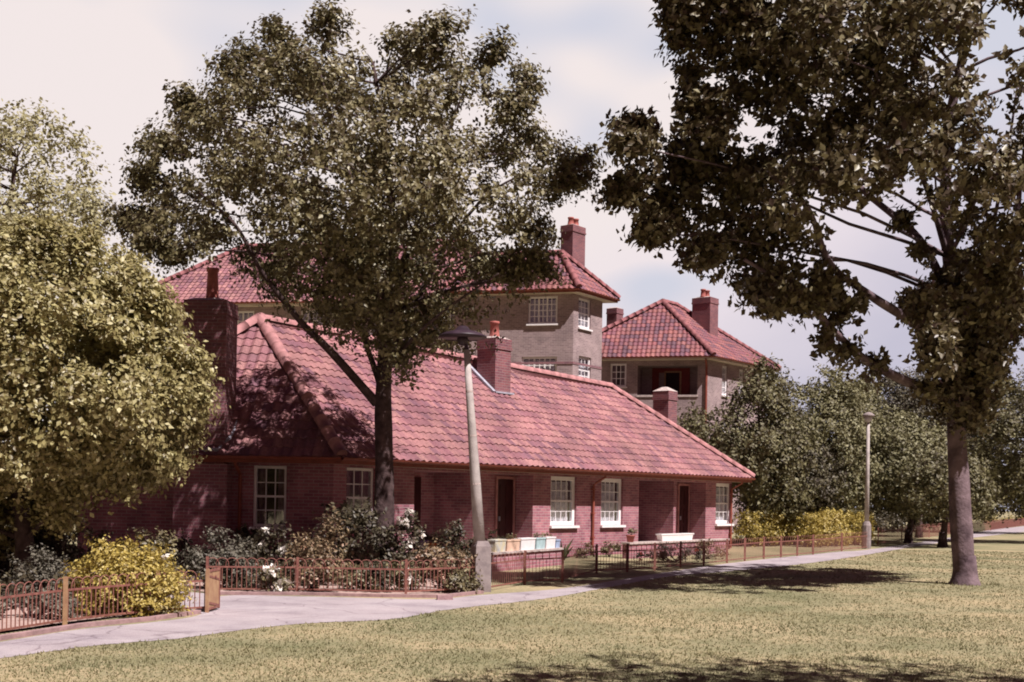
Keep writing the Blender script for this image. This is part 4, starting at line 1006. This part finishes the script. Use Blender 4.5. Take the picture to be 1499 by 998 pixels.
YP = 34; bp = at(-20, 800, YP); bp.z = 0
C_, R_ = clumps(polyP, YP, 165, 9, 22, 2.8, margin=.7)
tree('airy_tree', tuple(bp), [bp, at(-15, 600, YP), at(-5, 450, YP), at(10, 330, YP), at(25, 230, YP)], .22, .03, C_, R_, tuple(at(0, 420, YP)), 'leaf_pale', 'tall thin pale tree behind the bushy tree at the left edge', per=13, k=8, tl=.6, leaf=.14, limbs=50, bias=(.1, 0, 0), limb_r=.035)
# background trees at the right
def bg(name, label, poly, Y, n, m, rmin=9, rmax=24, depth=2.5, per=14, k=10, tl=.6, leaf=.15, trunk=.16, x0=None, fork=.3, group='trees and tall shrubs behind the yellow hedge'):
    xs = [p[0] for p in poly]; ys = [p[1] for p in poly]; xc = x0 or sum(xs)/len(xs); ytop = min(ys)
    b = at(xc, 790, Y); b.z = 0; C_, R_ = clumps(poly, Y, int(n*1.4), rmin, rmax, depth, margin=.7)
    tp = [b, at(xc+4, max(ys), Y), at(xc+2, (ytop+max(ys))/2, Y), at(xc, ytop+20, Y)]
    return tree(name, tuple(b), tp, trunk, .03, C_, R_, tuple(at(xc, (ytop+2*max(ys))/3, Y)), m, label, per=per, k=k, tl=tl, leaf=leaf, limbs=14, fork=fork, group=group)
bg('garden_tree', 'dark bushy tree right against the corner of the smaller flats', [(992, 622), (1030, 600), (1055, 615), (1075, 585), (1090, 560), (1112, 536), (1142, 545), (1150, 590), (1180, 640), (1175, 740), (1110, 752), (1060, 700), (1020, 650)], 47, 150, 'leaf_far', x0=1110)
bg('garden_tree', 'light feathery tree left of the slim lamp post with a ragged top', [(1150, 600), (1170, 572), (1200, 575), (1205, 548), (1235, 545), (1245, 570), (1262, 600), (1275, 690), (1250, 745), (1170, 745), (1140, 690)], 50, 150, 'leaf_far_light', x0=1205)
bg('pointed_tree', 'small pointed tree top just behind the slim lamp post', [(1240, 620), (1252, 565), (1264, 548), (1274, 566), (1286, 620), (1285, 730), (1245, 730)], 56, 70, 'leaf_far_light', x0=1264, rmin=9, rmax=18)
bg('garden_tree', 'low spreading pale tree between the slim lamp post and the large trunk', [(1270, 640), (1300, 610), (1345, 620), (1395, 640), (1400, 700), (1370, 748), (1300, 745), (1262, 720)], 52, 130, 'leaf_far_light', x0=1330)
bg('garden_tree', 'dark rounded tree rising behind the low pale tree beside the large trunk', [(1278, 600), (1290, 562), (1325, 548), (1370, 560), (1395, 600), (1395, 660), (1330, 670), (1285, 650)], 62, 130, 'leaf_far_dark', x0=1345)
bg('garden_tree', 'dark broad tree at the right edge behind the large trunk', [(1415, 640), (1440, 600), (1480, 560), (1540, 540), (1600, 570), (1620, 700), (1560, 745), (1440, 745), (1412, 700)], 55, 170, 'leaf_far', x0=1520)
bg('garden_tree', 'shady low tree right of the bungalow end wall', [(1085, 680), (1110, 640), (1160, 640), (1215, 660), (1225, 720), (1200, 752), (1110, 752), (1088, 730)], 49, 110, 'leaf_far_dark', x0=1150)
bg('garden_tree', 'low willowy tree touching the left side of the large trunk', [(1330, 690), (1370, 668), (1405, 670), (1440, 690), (1440, 745), (1340, 748)], 48, 70, 'leaf_far', x0=1380)
# far belt of trees closing the view behind everything
for i, (xa, xb, yt, Y) in enumerate([(980, 1110, 640, 75), (1100, 1230, 600, 78), (1220, 1340, 610, 80), (1330, 1450, 600, 76), (1440, 1600, 580, 74)]):
    w_ = xb-xa; bg('belt_tree', ['far dark tree seen over the right end of the bungalow roof', 'far dark tree filling the gap left of the slim lamp post', 'far dark tree behind the slim lamp post', 'far dark tree behind the large trunk', 'far dark tree at the right edge of the view'][i],
                   [(xa, 700), (xa+w_*.15, yt+20), (xa+w_*.45, yt), (xa+w_*.8, yt+15), (xb+10, 690), (xb, 752), (xa, 752)], Y, 110, 'leaf_far_dark', rmin=14, rmax=30, leaf=.24, per=9, depth=3, group='far trees closing the view')

# ---------------------------------------------------------------- SHRUBS
def shrub(px, pyb, wpx, hpx, m, label, name='shrub', cat='shrub', dep=None, n=26, per=10, k=7, tl=.16, leaf=.06, flowers=None, nf=0, group=None, fl=.05, up=.4, bias=(0, 0, .3), z0=.05, lmul=1.0):
    b = gr(px, pyb); pm_ = F/b.y; W2 = wpx/pm_/2; H = hpx/pm_; D2 = dep or W2*.8; C_ = []; R_ = []
    for i in range(n):
        for _ in range(30):
            q = V((random.uniform(-1, 1), random.uniform(-1, 1), random.uniform(0, 1)))
            if (q.x**2+q.y**2)*.9+(q.z*.95)**2.2 < 1 and q.length > .35: break
        r_ = random.uniform(.16, .28)*min(W2*1.3, H); C_.append((b.x+q.x*(W2-r_*.6), b.y+q.y*(D2-r_*.5), z0+q.z*(H-r_)+r_*.3)); R_.append(r_)
    t = root(name, (b.x, b.y, 0), label, cat, group)
    kb = MB()
    for c in C_[::2]: limb(kb, (b.x+random.uniform(-.1, .1), b.y+random.uniform(-.1, .1), 0), c, .014, .004, 4, .02, .06, 4)
    kb.build('stems', 'bark', t)
    P, D = sprays(C_, R_, (b.x, b.y, 0), per, k, tl, bias); leafmesh('foliage', P, D, leaf, m, t, up=up)
    if flowers:
        P = []; D = []
        for i in range(nf):
            c = random.choice(C_); q = V((random.gauss(0, 1), -abs(random.gauss(0, 1)), random.gauss(0, .8)+.5)).normalized()
            o = V(c)+q*R_[C_.index(c)]*1.1; a_ = rng.normal(size=(14, 3)); a_ /= np.linalg.norm(a_, axis=1)[:, None]
            P.append(np.array(o)+a_*fl*.3); D.append(a_)
        leafmesh('flowers', np.concatenate(P), np.concatenate(D), fl, flowers, t, asp=.9, up=.2)
    return t
leafmat('petals', (.72, .66, .60), (.85, .80, .74), .3, .7); leafmat('petals_red', (.5, .10, .08), (.65, .16, .12), .2, .7); leafmat('petals_peach', (.6, .35, .25), (.75, .5, .38), .2, .7)
shrub(184, 899, 182, 104, 'leaf_gold', 'bright golden yellow shrub leaning over the left railing', n=90, per=20, leaf=.055, tl=.14, dep=.55)
shrub(65, 880, 92, 72, 'leaf_grey', 'grey green rounded shrub left of the golden shrub', n=26, per=14, leaf=.05)
shrub(225, 866, 90, 86, 'leaf_mid', 'leafy shrub with white blossom behind the golden shrub', flowers='petals', nf=14, fl=.08, n=26, leaf=.08)
shrub(322, 862, 112, 80, 'leaf_grey', 'low feathery grey green bush behind the railings at the garden entrance', n=30, per=16, leaf=.07, tl=.2, bias=(0, 0, .7))
shrub(398, 856, 80, 80, 'leaf_dark', 'dark rose bush below the tall sash window', flowers='petals', nf=3, fl=.08, n=26, leaf=.08, tl=.25)
shrub(455, 866, 96, 74, 'leaf_rose', 'straggly tan tipped bush against the railing right of the white roses', flowers='petals_peach', nf=6, n=30, leaf=.07, tl=.28, bias=(0, 0, .7))
shrub(400, 868, 50, 34, 'leaf_mid', 'low rose with white blooms just behind the railing', name='rose_bush', cat='rose bush', flowers='petals', nf=6, fl=.13, n=12, leaf=.06)
shrub(512, 848, 128, 108, 'leaf_dark', 'big dark glossy shrub left of the broad tree trunk', n=44, per=14, leaf=.10, tl=.3, bias=(0, 0, .2))
shrub(480, 852, 60, 100, 'leaf_rose', 'tall reddish shoots rising at the left of the big dark shrub', n=16, per=8, leaf=.08, tl=.4, bias=(0, 0, 1.2))
shrub(592, 850, 56, 112, 'leaf_dark', 'tall shrub with white blossom down its right side, right of the broad trunk', flowers='petals', nf=16, fl=.09, n=26, leaf=.09)
shrub(545, 866, 60, 40, 'leaf_dark', 'low dark plant at the foot of the broad trunk', n=14, leaf=.07)
shrub(650, 866, 84, 66, 'leaf_rose', 'rose bush behind the railing left of the near lamp post', name='rose_bush', cat='rose bush', flowers='petals_peach', nf=10, fl=.06, n=26, leaf=.07, tl=.22)
shrub(672, 868, 56, 26, 'leaf_mid', 'low green plant at the foot of the railing near the lamp post', n=12, leaf=.07)
shrub(606, 866, 30, 36, 'leaf_mid', 'small rose with one pale bloom by the railing', name='rose_bush', cat='rose bush', flowers='petals', nf=3, fl=.12, n=10, leaf=.06)
shrub(672, 830, 90, 62, 'leaf_dark', 'dark round bush in the shade of the left porch', n=30, per=14, leaf=.08)
shrub(728, 822, 34, 52, 'leaf_dark', 'narrow dark bush beside the left porch door', n=14, per=10, leaf=.08)
shrub(120, 828, 160, 50, 'leaf_dark', 'dark low hedge plants along the wall left of the chimney breast', n=30, leaf=.09, dep=.5)
shrub(250, 832, 90, 42, 'leaf_dark', 'dark low plants at the foot of the chimney breast', n=20, leaf=.08, dep=.4)
shrub(362, 834, 60, 60, 'leaf_dark', 'dark leafy plant between the chimney breast and the sash window', n=18, leaf=.09, flowers='petals', nf=2)
shrub(892, 815, 30, 18, 'leaf_mid', 'small green cushion plant below the second sash window', n=10, leaf=.07, tl=.12)
shrub(856, 817, 26, 20, 'leaf_rose', 'small reddish plant by the downpipe', n=8, leaf=.07, tl=.12)
shrub(790, 823, 30, 14, 'leaf_mid', 'small plant at the foot of the wall with coloured boxes', n=8, leaf=.06, tl=.1)
shrub(985, 822, 110, 20, 'leaf_grey', 'straggling grey plants in front of the right hand garden wall', n=26, leaf=.06, tl=.15, dep=.3, flowers='petals_red', nf=8, fl=.06)
shrub(1035, 818, 60, 24, 'leaf_rose', 'straggling reddish plants at the far end of the right hand garden wall', n=16, leaf=.07, tl=.15, dep=.3)
shrub(45, 905, 130, 30, 'leaf_grey', 'low pale plants inside the left railing', n=26, leaf=.06, tl=.12, dep=.35)
shrub(60, 884, 200, 44, 'leaf_dark', 'wide dark ground plants behind the left railing', n=40, leaf=.08, dep=.7)
shrub(150, 888, 90, 40, 'leaf_dark', 'dark low plant under the golden shrub', n=22, leaf=.07, dep=.4)
shrub(375, 862, 150, 36, 'leaf_dark', 'wide dark plants behind the railing, left of the white roses', n=40, leaf=.07, dep=.5)
shrub(540, 864, 130, 34, 'leaf_mid', 'low bedding plants behind the railing below the broad trunk', n=36, leaf=.07, dep=.4, flowers='petals_peach', nf=5, fl=.06)
shrub(455, 856, 80, 50, 'leaf_dark', 'dark plant filling the bed behind the tan tipped bush', n=24, leaf=.08, dep=.5)
# spiky plant
q = gr(823, 824); sp_ = root('spiky_plant', (q.x, q.y, 0), 'spiky sword leaved plant at the right end of the wall with boxes', 'plant'); k = MB()
for i in range(14):
    a_ = random.uniform(0, 2*PI); r_ = random.uniform(.15, .4); h = random.uniform(.35, .65); w_ = .02; s = V((-math.sin(a_), math.cos(a_), 0))*w_
    k.face([q-s, q+s, q+V((math.cos(a_)*r_*.5, math.sin(a_)*r_*.5, h*.7))+s*.8, q+V((math.cos(a_)*r_, math.sin(a_)*r_, h)), q+V((math.cos(a_)*r_*.5, math.sin(a_)*r_*.5, h*.7))-s*.8])
mat('sword_leaf', (.08, .09, .04), .5); k.build('blades', 'sword_leaf', sp_)
# hedge
def hedge(x0, y0, x1, y1, h, m, label, n=90, th=.5, name='hedge', leaf=.1):
    a = gr(x0, y0); b = gr(x1, y1); C_ = []; R_ = []; dd = (b-a).normalized(); nn = V((-dd.y, dd.x, 0))
    for i in range(n):
        s = random.random(); z = random.uniform(.15, h-.15); q = a.lerp(b, s)+nn*random.uniform(-th, th); C_.append((q.x, q.y, z+.08*math.sin(s*23))); R_.append(random.uniform(.2, .34))
    m_ = (a+b)/2; t = root(name, (m_.x, m_.y, 0), label, 'hedge', 'clipped hedges beyond the bungalow')
    kb = MB()
    for c in C_[::4]: limb(kb, (c[0], c[1], 0), c, .02, .008, 3, 0, .05, 4)
    kb.build('stems', 'bark', t)
    P, D = sprays(C_, R_, (m_.x, m_.y, .3), 12, 7, .18, (0, 0, .4)); leafmesh('foliage', P, D, leaf, m, t)
hedge(1086, 800, 1190, 797, 1.28, 'leaf_goldgreen', 'green and gold hedge just right of the bungalow end', n=210, th=.4, leaf=.085)
hedge(1188, 801, 1262, 796, 1.28, 'leaf_gold', 'brightest yellow hedge clump beside the slim lamp post', n=190, th=.4, leaf=.085)
hedge(1415, 768, 1640, 764, .9, 'leaf_goldgreen', 'distant low golden hedge at the right edge', n=110, leaf=.12)
hedge(-190, 838, 95, 838, 2.5, 'leaf_dark', 'tall dark hedge under the bushy tree at the left edge', n=240, leaf=.12)
hedge(1280, 780, 1400, 776, 1.2, 'leaf_dark', 'distant dark hedge left of the large trunk', n=90, leaf=.12)
for o in bpy.data.objects:
    if '_w' in o: del o['_w']
print('faces', sum(len(o.data.polygons) for o in bpy.data.objects if o.type == 'MESH'))
